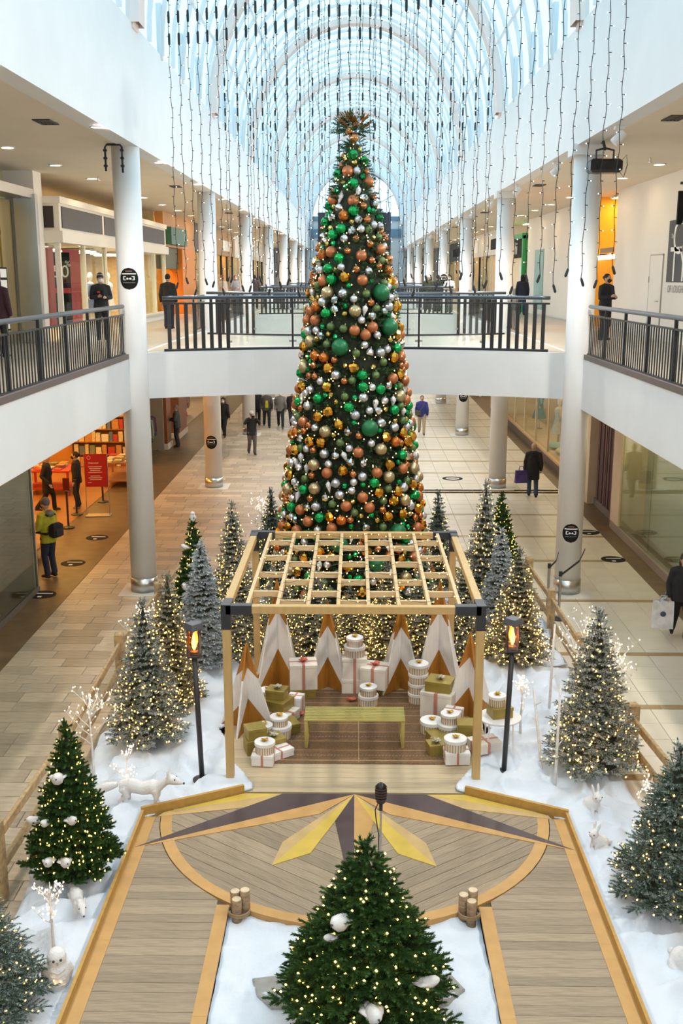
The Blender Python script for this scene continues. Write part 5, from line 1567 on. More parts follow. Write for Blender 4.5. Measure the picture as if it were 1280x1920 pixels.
fir('gold', 2.86, 17.4, 2.20, .55, 'golden lit frosted fir tree right behind the right lantern', seed=6)
fir('flock', 2.80, 19.2, 2.12, .42, 'snowy blue-green fir tree without lights among the right trees', seed=7)
fir('frost', 2.62, 20.3, 2.80, .50, 'tallest lit frosted fir tree on the right, left of the stanchions', seed=8)
fir('green', 3.14, 21.7, 2.26, .50, 'dark green lit fir tree at the back of the right trees', seed=9)
fir('light', 1.78, 21.7, 2.30, .44, 'pale frosted fir tree just right of the giant tree', seed=10)
fir('frost', -3.06, 14.2, 2.26, .56, 'lit frosted fir tree nearest the left lantern', seed=11)
fir('gold', -2.92, 15.4, 2.30, .50, 'golden lit frosted fir tree behind the left lantern tree', seed=12)
fir('flock', -2.68, 17.25, 2.34, .50, 'snowy blue-green fir tree without lights left of the pergola', seed=13)
fir('green', -3.10, 19.2, 2.30, .46, 'dark green lit fir tree with a white owl on top', seed=14)
fir('frost', -2.46, 20.1, 2.42, .46, 'frosted fir tree left of the back pergola post', seed=15)
fir('light', -1.80, 21.6, 2.36, .44, 'pale frosted fir tree just left of the giant tree', seed=16)
rowx = [(-2.05,17.75,1.9,.5,'frost'), (-1.38,17.9,1.95,.5,'frost'), (-.72,17.7,1.85,.48,'frost'), (-.08,17.6,1.45,.46,'gold'), (.58,17.7,1.85,.48,'gold'), (1.25,17.85,1.95,.5,'frost'), (1.95,17.75,1.9,.5,'frost')]
for i, (x, y, h, r, k) in enumerate(rowx):
    fir(k, x, y, h, r, '%s lit frosted fir tree from the left in the row behind the pergola' % ordinal(i), seed=20+i)

# white birds perched on the green trees
def bird(loc, rz, label, k=1.0):
    t = thing('bird_figure', label, 'ornament', loc, rz, 'white birds on the trees'); t.scale = (k,)*3
    m = MB().tube([(0,.085,.02), (0,.03,.03), (0,-.02,.045), (0,-.055,.07), (0,-.075,.075)], [.006,.036,.04,.028,.012], 9)
    m.tube([(0,.05,.03), (0,.13,.015)], [.022,.006], 6, sx=1.6, sy=.5)
    m.build('body', FUR, t, True)
    MB().tube([(0,-.085,.075), (0,-.10,.072)], [.006,.002], 5).build('beak', NOSE, t)
    for s in (-1, 1): MB().tube([(s*.03,-.02,.05), (s*.042,.03,.04), (s*.03,.09,.03)], [.014,.02,.004], 6, sy=.5).build('wing', FUR, t, True)
def on_tree(tx, ty, tz, h, r, u, ang):
    rr_ = r*(1-u)*.98+.03
    return (tx+rr_*math.cos(ang), ty+rr_*math.sin(ang), tz + h*(.07+.9*u) + .04)
for i, (u, a, k, l) in enumerate(((.66,-100,1.7,'large white bird high on the front of the left green tree'), (.40,-120,1.1,'white bird on the left flank of the left green tree'), (.42,-70,1.3,'white bird at mid height of the left green tree, right of centre'), (.18,-105,1.3,'white bird low on the left green tree, leftmost of two'), (.18,-82,1.4,'white bird low on the left green tree, rightmost of two'), (.36,-160,1.2,'white bird at the far left edge of the left green tree'))):
    bird(on_tree(-3.22,10.6,.1,1.98,.55,u,R(a)), R(a+110), l, k)
for i, (u, a, k, l) in enumerate(((.60,-128,1.9,'large white bird on the upper left of the front tree'), (.52,-140,1.0,'small white bird just below the large one on the front tree'), (.22,-84,1.9,'white bird low in the middle of the front tree'), (.25,-25,1.4,'white bird at the lower right edge of the front tree'))):
    bird(on_tree(.1,8.36,.1,1.86,.80,u,R(a)), R(a+100), l, k)
owl((-3.10,19.2,2.33), R(0), 'small white owl on the tip of the left dark green tree', .42)
for i, (u, a, l) in enumerate(((.72,-150,'white bird on the upper left of the owl-topped tree'), (.70,-40,'white bird on the upper right of the owl-topped tree'), (.36,-110,'large white bird low on the owl-topped tree'))):
    bird(on_tree(-3.1,19.2,.1,2.3,.46,u,R(a)), R(a+90), l, (1.3,1.2,1.9)[i])

# ------------------------------------------------------------------ the giant tree
GX, GY_, GH = -.06, 20.4, 9.35
def grad(z):     # radius of the giant tree at height z
    pts = [(0,1.72), (2.45,1.38), (4.4,1.10), (6.48,.82), (8.07,.47), (9.2,.14), (9.4,.12)]
    for (a, ra), (b, rb) in zip(pts, pts[1:]):
        if z <= b: return ra + (rb-ra)*(z-a)/(b-a)
    return .2
gt = thing('giant_tree', 'giant slender Christmas tree crowded with baubles in the middle of the hall', 'Christmas tree', (GX, GY_, 0))
MB().lathe([(.18,0), (.16,.4)], 14).build('trunk', TRUNKM, gt)
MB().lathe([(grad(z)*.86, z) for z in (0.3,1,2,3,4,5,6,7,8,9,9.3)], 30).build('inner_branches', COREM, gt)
rr = random.Random(77); v = []; f = []
for i in range(5200):
    z = .25 + 9.1*(1-math.sqrt(rr.random()))**1.0 if rr.random() < .75 else rr.uniform(.25, 9.35)
    a = rr.uniform(0, 6.2832); r = grad(z)*.88
    out = Vector((math.cos(a), math.sin(a), 0))
    sprig(v, f, rr, out*r + Vector((0,0,z)), out + Vector((rr.uniform(-.5,.5), rr.uniform(-.5,.5), rr.uniform(-.2,.5))), .17, .06, 20, .010)
me = bpy.data.meshes.new('foliage'); me.from_pydata(v, [], f); me.materials.append(BIGN); me.update()
put('foliage', me, gt, kind='stuff')
lb = MB()
for i in range(620):
    z = .3 + 9.0*(1-math.sqrt(rr.random())) if rr.random() < .7 else rr.uniform(.3,9.3)
    a = rr.uniform(R(-190), R(10)); r = grad(z)*rr.uniform(.98,1.05)+.03
    lb.octa((r*math.cos(a), r*math.sin(a), z), .0105)
lb.build('mini_lights', M('giant_tree_bulb', (1,.85,.6), emit=(1.0,.62,.22), estr=6.0, sampling='NONE'), gt, kind='stuff')
# topper
tp = thing('tree_topper', 'spray of copper leaves and bauble on the tip of the giant tree', 'tree topper', (GX, GY_, 9.28)); tp.scale = (1.2, 1.2, 1.2)
MB().tube([(0,0,-.1), (0,0,.2)], .05, 8).build('stem', TRUNKM, tp)
v = []; f = []
for i in range(60):
    d = rvec(rr); d.z = abs(d.z)*.9 - .15
    sprig(v, f, rr, Vector((0,0,.22)) + d*.12, d, .24, .06, 22, .010)
me = bpy.data.meshes.new('foliage'); me.from_pydata(v, [], f); me.materials.append(BIGN); me.update(); put('foliage', me, tp, kind='stuff')
COPL = M('copper_leaf', (.55,.25,.09), .35, .6)
for i in range(26):
    a = i*2.4; el = .15 + .8*((i*7) % 10)/10
    d = Vector((math.cos(a)*math.cos(el), math.sin(a)*math.cos(el), math.sin(el))); s = d.cross(Vector((0,0,1))).normalized()
    c = Vector((0,0,.25)); mb = MB(); L = .16+.08*((i*3) % 4)/3
    mb._add([tuple(c+d*.12), tuple(c+d*(.12+L*.5)+s*.05), tuple(c+d*(.12+L)+Vector((0,0,.02))), tuple(c+d*(.12+L*.5)-s*.05), tuple(c+d*(.12+L*.5)+Vector((0,0,.025)))], [(0,1,4),(1,2,4),(2,3,4),(3,0,4)])
    mb.build('leaf', COPL, tp)
for i, (dx, dz, r, m) in enumerate(((.02,.10,.07,'copper_metal'), (-.06,.2,.06,'copper_metal'), (.08,.33,.055,'silver_metal'))):
    MB().ball((dx, -.16, dz), r, 14, 10).build('bauble', M(m, (.6,.27,.1) if 'copper' in m else (.75,.75,.78), .18, 1.0), tp, True)

# ornaments: kinds with their own look
def ball_mesh(r, mat, cap=True, kind='smooth'):
    mb = MB()
    if kind == 'faceted':
        mb.ball((0,0,0), r, 9, 6)
    elif kind == 'ribbed':
        nu, nv = 32, 12; vs = [(0,0,-r)]
        for i in range(1, nv):
            ph = -math.pi/2 + math.pi*i/nv
            for j in range(nu):
                a = 2*math.pi*j/nu; k = r*(1 + (.055 if (j//2) % 2 else -.02))
                vs.append((k*math.cos(ph)*math.cos(a), k*math.cos(ph)*math.sin(a), r*math.sin(ph)))
        vs.append((0,0,r)); fs = [(0,1+(j+1)%nu,1+j) for j in range(nu)]
        for i in range(nv-2):
            for j in range(nu):
                a = 1+i*nu+j; b = 1+i*nu+(j+1)%nu; fs.append((a,b,b+nu,a+nu))
        o = 1+(nv-2)*nu; e = len(vs)-1; fs += [(o+j,o+(j+1)%nu,e) for j in range(nu)]
        mb._add(vs, fs)
    elif kind == 'drop':
        mb.lathe([(.004,-r*2.2), (r*.35,-r*1.3), (r*.62,-r*.5), (r*.7,0), (r*.5,r*.6), (r*.15,r*.95), (.006,r*1.05)], 12)
        for q in range(6): mb.tube([(r*.74*math.cos(q*1.047+z_*1.2), r*.74*math.sin(q*1.047+z_*1.2), r*(-1.0+z_*.35)) if abs(z_-3) < 2 else (r*.5*math.cos(q*1.047+z_*1.2), r*.5*math.sin(q*1.047+z_*1.2), r*(-1.0+z_*.35)) for z_ in range(1, 5)], r*.08, 4)
    else:
        mb.ball((0,0,0), r, 16, 10)
    return mb.mesh('ball', mat, kind not in ('faceted',))
def OM(n, c, rough, metal, **k): return M('ornament_' + n, c, rough, metal, **k)
KINDS = [  # name words, mesh kind, radius, material, weight
 ('matte copper ball', 'smooth', .088, OM('copper_matte', (.44,.15,.055), .42, .45), 50),
 ('small copper ball', 'smooth', .060, OM('copper_shiny', (.52,.19,.07), .22, .85), 52),
 ('bright orange glossy ball', 'smooth', .085, OM('orange_gloss', (.60,.17,.03), .16, .7), 18),
 ('faceted amber mirror ball', 'faceted', .092, OM('amber_mirror', (.76,.36,.05), .12, 1.0), 68),
 ('large matte green ball', 'smooth', .135, OM('green_matte', (.012,.15,.055), .42, .3), 9),
 ('ribbed glossy green ball', 'ribbed', .082, OM('green_gloss', (.01,.36,.09), .14, .7), 40),
 ('small shiny green ball', 'faceted', .046, OM('green_small', (.015,.40,.12), .15, .8), 46),
 ('sage green glitter ball', 'smooth', .064, OM('sage_glitter', (.16,.26,.09), .5, .5, var=.6, vscale=90), 36),
 ('silver white ball', 'smooth', .062, OM('silver_white', (.66,.66,.70), .25, .7), 54),
 ('ribbed pale silver ball', 'ribbed', .074, OM('silver_rib', (.55,.57,.60), .28, .8), 26),
 ('mirrored silver ball', 'faceted', .070, OM('silver_mirror', (.82,.82,.84), .07, 1.0), 26),
 ('champagne satin ball', 'smooth', .098, OM('champagne', (.50,.40,.22), .3, .75), 24),
 ('small gold ball', 'faceted', .046, OM('gold_small', (.78,.55,.16), .16, 1.0), 50),
 ('white twisted drop', 'drop', .060, OM('white_drop', (.78,.77,.76), .35, .1), 24),
]
CAPM = M('ornament_cap', (.5,.42,.25), .35, .9)
cap_me = MB().lathe([(.012,0), (.012,.018), (.004,.03)], 8).mesh('cap', CAPM)
KINDS = [(a, b, r*1.2, m, int(w*(1.45 if r < .075 else 1.1))) for a, b, r, m, w in KINDS]
km = [ball_mesh(k[2], k[3], kind=k[1]) for k in KINDS]
pool = [i for i, k in enumerate(KINDS) for _ in range(k[4])]
rr = random.Random(2024); rr.shuffle(pool)
pool.sort(key=lambda i: -KINDS[i][2])
placed = []
grid = {}
def far_enough(p, r):
    for q, rq in placed:
        if abs(q[2]-p[2]) < .3 and (Vector(q)-Vector(p)).length < (r+rq)*.93: return False
    return True
for i in pool:
    r = KINDS[i][2]
    for _ in range(60):
        z = rr.uniform(.9, 9.25)
        while rr.random() > grad(z)/1.72 + .05: z = rr.uniform(.9, 9.25)
        a = R(-90) + R(112)*rr.uniform(-1, 1)
        if r > .11 and z > 7.2: continue
        R_ = grad(z) + r*.35 - .03
        p = (GX + R_*math.cos(a), GY_ + R_*math.sin(a), z)
        if far_enough(p, r): break
    else: continue
    placed.append((p, r, )); grid.setdefault(i, []).append((p, a))
ONAME = ['copper_bauble', 'copper_bauble', 'orange_bauble', 'amber_mirror_bauble', 'green_bauble', 'green_bauble', 'green_bauble', 'sage_bauble', 'silver_bauble', 'silver_bauble', 'mirror_bauble', 'champagne_bauble', 'gold_bauble', 'drop_ornament']
BANDS = [(2.3, 'bottom'), (4.1, 'lower middle'), (6.0, 'middle'), (7.7, 'upper'), (20, 'top')]
for i, items in grid.items():
    cells = {}
    for p, a in items:
        b = next(n for zz, n in BANDS if p[2] < zz); dx = math.cos(a)
        s = 'far left' if dx < -.75 else 'left' if dx < -.25 else 'centre' if dx < .25 else 'right' if dx < .75 else 'far right'
        cells.setdefault((b, s), []).append(p)
    for (b, s), ps in cells.items():
        ps.sort(key=lambda p: -p[2])
        for q, p in enumerate(ps):
            pos = '' if len(ps) == 1 else (', %s from top there' % ordinal(q))
            t = thing(ONAME[i], '%s, giant tree, %s zone, %s%s' % (KINDS[i][0], b, s, pos), 'ornament', p, rr.uniform(0, 6), KINDS[i][0] + 's on the giant tree')
            t.rotation_euler = (rr.uniform(-.35,.35), rr.uniform(-.35,.35), rr.uniform(0, 6))
            put('ball', km[i], t)
            if KINDS[i][2] > .06: put('cap', cap_me, t, (0, 0, KINDS[i][2]*(1.0 if KINDS[i][1] != 'drop' else 1.0)-.002))

# ------------------------------------------------------------------ hanging light strands
WIRE = M('dark_green_wire', (.012,.016,.016), .6)
WHITEL = M('white_mini_bulb', (1,1,1), emit=(1.0,.96,.90), estr=3.0, sampling='NONE')
def strand_meshes(n, L, seed, k=1.0):
    rg = random.Random(seed); w = MB(); b = MB(); sk = MB(); pts = []
    m = int(L/.11); ph = rg.uniform(0, 6)
    for i in range(m+1):
        z = -L*i/m; pts.append((.012*math.sin(i*.9+ph)+.01*math.sin(i*.23+ph), .012*math.cos(i*1.1+ph), z))
    w.tube(pts, .0062*k, 4)
    for i in range(3, m, 2):
        s = 1 if (i//2) % 2 else -1; x, y, z = pts[i]; a = rg.uniform(-.6,.6)
        e = (x+s*.04*math.cos(a), y-.02, z-.008)
        sk.tube([(x,y,z), e], .0075*k, 4)
        if rg.random() < .6: b.octa((e[0]+s*.012, e[1]-.004, e[2]), .0095*k)
    return w.mesh('wire', WIRE), sk.mesh('bulb_sockets', WIRE), b.mesh('white_mini_lights', WHITEL), pts
con_me = MB().lathe([(.008,-.12), (.024,-.10), (.026,0), (.024,.10), (.008,.12)], 8).mesh('connector', WIRE)
plug_me = MB().lathe([(.006,0), (.022,-.03), (.024,-.14), (.006,-.16)], 8).mesh('end_plug', WIRE)
SM = [strand_meshes(i, 7.0, 100+i) for i in range(4)]
def vault_z(x): return XR + VB*math.sqrt(max(0, 1-(x/VA)**2)) - .12
def strand(x, y, ztop, zbot, label, i, ncon=3):
    L = ztop-zbot; w, sk, b, pts = SM[i % 4]
    t = thing('light_strand', label, 'string lights', (x, y, ztop), 0, 'hanging light strands')
    put('wire', w, t, scale=(1,1,L/7.0)); put('bulb_sockets', sk, t, scale=(1,1,L/7.0), kind='stuff'); put('white_mini_lights', b, t, scale=(1,1,L/7.0), kind='stuff')
    for k in range(ncon): put('connector', con_me, t, (0, 0, -(.4+.42*k)*1.0 - (ztop-12.9 if ztop > 12.9 else 0)))
    e = pts[-1]; put('end_plug', plug_me, t, (e[0], e[1], -L)).rotation_euler = (0, .3*(-1)**i, 0)
    return t
# a cable frame carries the strands under the vault
NS = 40
for i in range(NS):
    u = i/(NS-1)
    x = -3.86 + 8.06*u; y = 22.9 - 5.4*u**1.3
    z = min(13.0, vault_z(x))
    zb = 6.78 + .28*math.sin(i*2.3)*.5 + (.35 if u > .55 else 0)*(u-.55)
    if abs(x-GX) < .95 and 19 < y < 22.5: y = 22.4
    strand(x, y, z, zb, '%s hanging light strand from the left in the front row' % ordinal(i), i)
for r_, (yy, n) in enumerate(((COL0-BAY*3+step*31, 22), (COL0-BAY*3+step*37, 13))):
    for i in range(n):
        x = -3.9 + 7.8*i/(n-1)
        strand(x, yy, vault_z(x)+.06, 6.9 + .25*math.sin(i*1.7), '%s hanging light strand from the left in the %s row' % (ordinal(i), ('middle', 'rear')[r_]), i+r_, 4)
tr = thing('strand_cable', 'steel cable under the vault carrying the front light strands', 'cable', (0, 0, 0))
MB().tube([(-3.86+8.06*i/39, (22.4 if abs(-3.86+8.06*i/39-GX) < .95 and 19 < 22.9-5.4*(i/39)**1.3 < 22.5 else 22.9-5.4*(i/39)**1.3), min(13.0, vault_z(-3.86+8.06*i/39))+.012) for i in range(40)], .012, 5).build('cable', STEEL, tr)
for i in (6, 13, 20, 27, 33):
    x = -3.86+8.06*i/39; y = 22.9-5.4*(i/39)**1.3
    if abs(x-GX) < .95: y = 22.4
    MB().tube([(x, y, 13.0), (x, y, vault_z(x)+.1)], .006, 4).build('hanger', STEEL, tr)

# ------------------------------------------------------------------ spotlights under the fascia; left row and mid-bay ones added for fill
def spot(x, y, label, energy, can):
    t = thing('spotlight' if can else 'recessed_fill_light', label, 'spotlight', (x, y, ZC-.02), 0, 'lights along the soffit')
    d = Vector((-1.0 if x > 0 else 1.0, 0, -1.05)).normalized()
    if can:
        MB().cbox((0,0,-.03), (.16,.16,.06), .01).build('mount', WHITE, t)
        MB().tube([Vector((0,0,-.06)), Vector((0,0,-.14))], .02, 6).build('arm', WHITE, t)
        c = Vector((0,0,-.2))
        MB().tube([c-d*.12, c+d*.12], [.07,.085], 12).build('can', WHITE, t)
        o_ = c + d*.16
    else:  # left row: flush fixtures added to fill the hall with light
        MB().lathe([(.07,0), (.10,0), (.10,-.015), (.07,-.015)], 16, cap=False).build('trim_ring', WHITE, t)
        MB().lathe([(.01,-.006), (.07,-.006)], 16).build('lens', DOWNL, t)
        o_ = Vector((0,0,-.03))
    L = bpy.data.lights.new('soffit_beam', 'SPOT'); L.energy = energy; L.color = (1.0,.93,.84); L.spot_size = R(165); L.spot_blend = .5; L.shadow_soft_size = .15
    o = bpy.data.objects.new('lamp', L); COL.objects.link(o); o.parent = t; o.location = o_
    o.rotation_euler = d.to_track_quat('-Z', 'Y').to_euler()
    return t
for s in (-1, 1):
    for k in range(-2, 7):
        for q in (0, 1):  # second position, mid-bay, is added for fill
            spot(s*4.62, COL0 + BAY*(k+q/2) - 3.0, '%s %s away on the %s side, %s' % (ordinal(k+2), ('added recessed fill light', 'white soffit spotlight')[s > 0], SIDEN[s], ('near a column', 'added between columns')[q]), 400, s > 0)

# black projector on the near right column
pj = thing('projector', 'black stage projector clamped near the top of the right column', 'projector', (4.86, 21.35, 9.12))
MB().cbox((0,0,-.12), (.62,.42,.26), .05).build('body', M('projector_black', (.012,.012,.014), .3), pj)
MB().lathe([(.08,0), (.08,.06)], 16).xform(Matrix.Translation((-.12,-.2,-.12)) @ Matrix.Rotation(R(90),4,'X')).build('lens', M('lens_dark', (.02,.02,.03), .05), pj)
MB().tube([(-.17,0,.0), (-.17,0,.18), (.0,0,.22), (.17,0,.18), (.17,0,.0)], .022, 8).build('yoke', BLACKM, pj)
MB().tube([(0,0,.2), (0,.2,.36)], .03, 8).build('clamp', BLACKM, pj)
MB().tube([(.3,.05,-.05), (.44,.05,.1), (.46,.05,-.1), (.40,.05,-.32), (.3,.05,-.2)], .008, 6).build('cable', BLACKM, pj, True)
for s, y, l in ((-1, 21.6, 'black cable loop with clamps hung at the top of the near left column'),):
    t = thing('cable_loop', l, 'cable', (-4.86, 21.75, ZC-.02))
    MB().tube([(-.17,0,-.52), (-.17,0,-.06), (-.13,0,-.01), (.13,0,-.01), (.17,0,-.06), (.17,0,-.55)], .022, 6).build('loop', BLACKM, t, True)
    for q in (-1, 1):
        for k in range(3): MB().cbox((q*.17, 0, -.12-.15*k), (.07,.06,.05), .01).build('clamp', BLACKM, t)
# ================================================================== people
SKIN = M('skin', (.52,.32,.22), .55)
def solid(mb, name, voxel, it=3):
    """blend overlapping volumes into one continuous surface"""
    me = mb.mesh(name, SKIN, True)
    o = bpy.data.objects.new(name, me); COL.objects.link(o)
    m = o.modifiers.new('blend', 'REMESH'); m.mode = 'VOXEL'; m.voxel_size = voxel; m.use_smooth_shade = True
    s = o.modifiers.new('soften', 'SMOOTH'); s.iterations = it; s.factor = .5
    dg = bpy.context.evaluated_depsgraph_get()
    out = bpy.data.meshes.new_from_object(o.evaluated_get(dg)); out.name = name
    bpy.data.objects.remove(o)
    out.polygons.foreach_set('use_smooth', [True]*len(out.polygons))
    return out
def hand(m, w, d, side, palm_n):
    """palm and five bent fingers from wrist w along d; side = towards the thumb"""
    d = d.normalized(); side = (side - d*side.dot(d)).normalized(); n = d.cross(side)
    m.tube([w, w+d*.04, w+d*.085], [.024,.030,.030], 8, sx=1.0, sy=1.0)
    for k, (off, L) in enumerate(((.027,.068), (.010,.078), (-.008,.072), (-.026,.056))):
        p = w + d*.085 + side*off
        m.tube([p-d*.02, p+d*L*.5+palm_n*.008, p+d*L*.85+palm_n*.03], [.0115,.011,.009], 6)
    p = w + d*.03 + side*.026
    m.tube([p, p+side*.022+d*.025+palm_n*.008, p+side*.026+d*.06+palm_n*.018], [.014,.0125,.010], 6)
V = Vector
def pose(name, aL, aR, stride=0.0, lean=0.0, coat=.80):
    """aL/aR = (elbow, wrist) of each arm; figure faces -y"""
    b, c, t, sh = MB(), MB(), MB(), MB()
    hips = {}
    for s in (-1, 1):
        f = stride*s
        hip, knee, ank = V((s*.09,0,.90)), V((s*.10,-.04-f*.30,.49)), V((s*.10,.03-f*.55 + (.12 if f < 0 else 0), .09 + (.05 if f < 0 else 0)))
        b.tube([hip, knee, ank], [.08,.052,.038], 10)
        t.tube([hip+V((0,0,.05)), hip, (hip+knee)/2, knee, (knee+ank)/2, ank+V((0,0,-.01))], [.11,.115,.092,.075,.068,.068], 12)
        toe = ank + V((s*.02,-.17,-.045 - (.02 if f < 0 else 0)))
        sh.tube([ank+V((0,.05,-.04)), ank+V((0,0,-.035)), (ank+toe)/2+V((0,0,-.01)), toe], [.038,.047,.042,.028], 9)
        b.tube([ank, (ank+toe)/2+V((0,0,-.01)), toe], [.036,.034,.02], 8)
    L = lean
    spine = [V((0,0,.88)), V((0,.005-L*.1,1.06)), V((0,-.0-L*.25,1.26)), V((0,.01-L*.4,1.42))]
    b.tube(spine, [.125,.12,.13,.095], 14, sx=1.25, sy=.85)
    c.tube([V((0,.01,coat)), V((0,.01,.92))]+spine[1:]+[V((0,.01-L*.42,1.475))], [.165,.16,.148,.16,.135,.075], 16, sx=1.28, sy=.92)
    t.tube([V((0,0,.84)), V((0,0,.98)), V((0,0,1.04))], [.12,.135,.125], 14, sx=1.2, sy=.9)
    nk = spine[-1]
    b.tube([nk, nk+V((0,-.01,.08)), nk+V((0,-.02,.15))], [.062,.055,.055], 10)
    c.tube([nk+V((0,.01,.03)), nk+V((0,.0,.085))], [.09,.078], 12)
    h = nk + V((0,-.025,.205))
    b.ball(h, .105, 16, 12, .76, .95, 1.10)
    b.tube([h+V((0,-.03,-.07)), h+V((0,-.065,-.095))], [.055,.035], 9)
    b.tube([h+V((0,-.09,.012)), h+V((0,-.118,-.022)), h+V((0,-.10,-.03))], [.012,.017,.012], 7)
    for s in (-1, 1): b.ball(h+V((s*.082,.012,-.005)), .026, 8, 6, .45, .9, 1.2)
    for s, (el, wr) in ((-1, aL), (1, aR)):
        shd = V((s*.185, -L*.4+.01, 1.395)); el, wr = V(el), V(wr)
        b.tube([shd, el, wr], [.055,.043,.030], 9)
        c.tube([V((s*.10,-L*.4+.01,1.40)), shd, (shd+el)/2, el, (el+wr)/2, wr], [.10,.085,.070,.064,.056,.048], 11)
        hand(b, wr, (wr-el), V((-s*.6,-1,0)) if abs((wr-el).normalized().z) > .7 else V((0,0,1)), V((-s,0,0)) if abs((wr-el).normalized().z) > .7 else V((0,.6,-.3)))
    return dict(body=solid(b, 'body', .0115, 2), coat=solid(c, 'coat', .017), trousers=solid(t, 'trousers', .017), shoes=solid(sh, 'shoes', .012), head=h)
down = lambda s, f=0.0: ((s*.25,.03+f*.12,1.12), (s*.255,-.04-f*.06,.87))
P_STAND = pose('stand', down(-1), down(1))
P_WALK = pose('walk', down(-1, 1.2), down(1, -1.2), .42)
P_PHONE = pose('phone', ((-.25,-.03,1.13), (-.09,-.27,1.17)), ((.25,-.03,1.13), (.10,-.26,1.14)), 0, .05)
P_CAM = pose('camera', ((-.30,-.10,1.27), (-.10,-.22,1.50)), ((.30,-.10,1.27), (.10,-.22,1.50)), .08, .03)
P_CARRY = pose('carry', down(-1, .3), ((.30,.0,1.13), (.33,-.06,.90)), .35)
P_LONG = pose('long', down(-1, .8), down(1, -.8), .34, 0, .58)
P_LONGS = pose('longs', down(-1), ((.24,-.04,1.13), (.02,-.26,1.12)), .03, 0, .52)
def hair_mesh(h, kind):
    m = MB()
    if kind == 'short':
        m.ball(h+V((0,.022,.028)), .106, 14, 10, .84, .98, 1.02)
    elif kind == 'long':
        m.ball(h+V((0,.022,.026)), .108, 14, 10, .86, 1.0, 1.05)
        m.tube([h+V((0,.05,0)), h+V((0,.07,-.12)), h+V((0,.065,-.25))], [.095,.09,.06], 12, sx=1.05, sy=.6)
    elif kind == 'bun':
        m.ball(h+V((0,.022,.026)), .106, 14, 10, .84, .98, 1.02); m.ball(h+V((0,.12,.03)), .045, 10, 8)
    elif kind == 'beanie':
        m.ball(h+V((0,.012,.055)), .110, 14, 10, .86, 1.0, 1.0); m.tube([h+V((0,.01,.035)), h+V((0,.01,.075))], .104, 16, sx=.86, sy=1.02)
    elif kind == 'cap':
        m.ball(h+V((0,.015,.04)), .109, 14, 10, .84, .98, .95); m.tube([h+V((0,-.07,.055)), h+V((0,-.17,.045))], [.075,.055], 10, sx=1, sy=.18)
    return m.mesh('hair' if kind in ('short','long','bun') else 'hat', SKIN, True)
def face_cut(me): return me
HAIRS = {}
def cmat(c, kind='cloth'):
    return M('%s_%s' % (kind, '%02d%02d%02d' % tuple(int(v*99) for v in c)), c, .85, var=.25, vscale=7, bump=.35, bscale=14)
def person(P, x, y, z, heading, coat, trs, hair, hk, label, mask=None, shoes=(.03,.03,.035), k=1.0, extra=None, skin=None):
    """heading = direction (dx, dy) the person faces"""
    rz = math.atan2(heading[1], heading[0]) + math.pi/2
    t = thing('person', label, 'person', (x, y, z), rz); t.scale = (k,)*3
    def add(name, me, mat, par=t):
        o = put(name, me, par)
        o.material_slots[0].link = 'OBJECT'; o.material_slots[0].material = mat; return o
    body = add('body', P['body'], SKIN); add('coat', P['coat'], cmat(coat)); add('trousers', P['trousers'], cmat(trs)); add('shoes', P['shoes'], cmat(shoes, 'shoe'))
    h = P['head']; key = (tuple(round(v, 3) for v in h), hk)
    if key not in HAIRS: HAIRS[key] = hair_mesh(h, hk)
    add('hair' if hk in ('short','long','bun') else 'hat', HAIRS[key], cmat(hair, 'hair'))
    for s in (-1, 1): MB().ball(h+V((s*.032,-.088,.012)), .010, 8, 6).build('eye', NOSE, body)
    MB().tube([h+V((-.022,-.098,-.058)), h+V((0,-.103,-.06)), h+V((.022,-.098,-.058))], .006, 5).build('mouth', M('lips', (.4,.14,.12), .5), body)
    if mask:
        m = MB().ball(h+V((0,-.055,-.045)), .078, 12, 8, .85, .92, .78); m.build('face_mask', cmat(mask, 'mask'), t, True)
    if extra: extra(t, h)
    return t
BLK = (.018,.018,.021); NVY = (.02,.025,.05); JEAN = (.035,.06,.13); GRY = (.16,.16,.165)
UF = ZU + .013
def striped(t, h):
    for i in range(3): MB().lathe([(.094,0), (.096,.008), (.094,.016)], 16, (h.x, h.y+.012, h.z+.05+.025*i), cap=False).build('hat_stripe', cmat((.6,.6,.62)), t)
    MB().cbox((-.07,-.175,1.28), (.07,.02,.05), .008).build('red_patch', REDP, t)
def bag_thing(name, label, loc, rz, size, col, handles=.16, emblem=None):
    t = thing(name, label, 'bag', loc, rz); w, d, hh = size
    m = MB(); m._add([(-w/2,-d/2,0),(w/2,-d/2,0),(w/2,d/2,0),(-w/2,d/2,0),(-w*.48,-d*.3,hh),(w*.48,-d*.3,hh),(w*.48,d*.3,hh),(-w*.48,d*.3,hh)], [(0,3,2,1),(0,1,5,4),(1,2,6,5),(2,3,7,6),(3,0,4,7),(4,5,6,7)])
    m.build('bag_body', cmat(col, 'bag'), t)
    for q in (-1, 1): MB().tube([(-w*.2,q*d*.28,hh-.01), (-w*.14,q*d*.1,hh+handles*.8), (w*.14,q*d*.1,hh+handles*.8), (w*.2,q*d*.28,hh-.01)], .008, 6).build('handle', cmat(tuple(v*.6 for v in col), 'bag'), t, True)
    if emblem: MB().ball((0,-d*.42,hh*.55), .055, 12, 6, 1, .12, 1).build('emblem', emblem, t)
    return t
def phone(t, h): MB().cbox((.0,-.31,1.24), (.075,.012,.15), .004).build('phone', DARKSIGN, t)
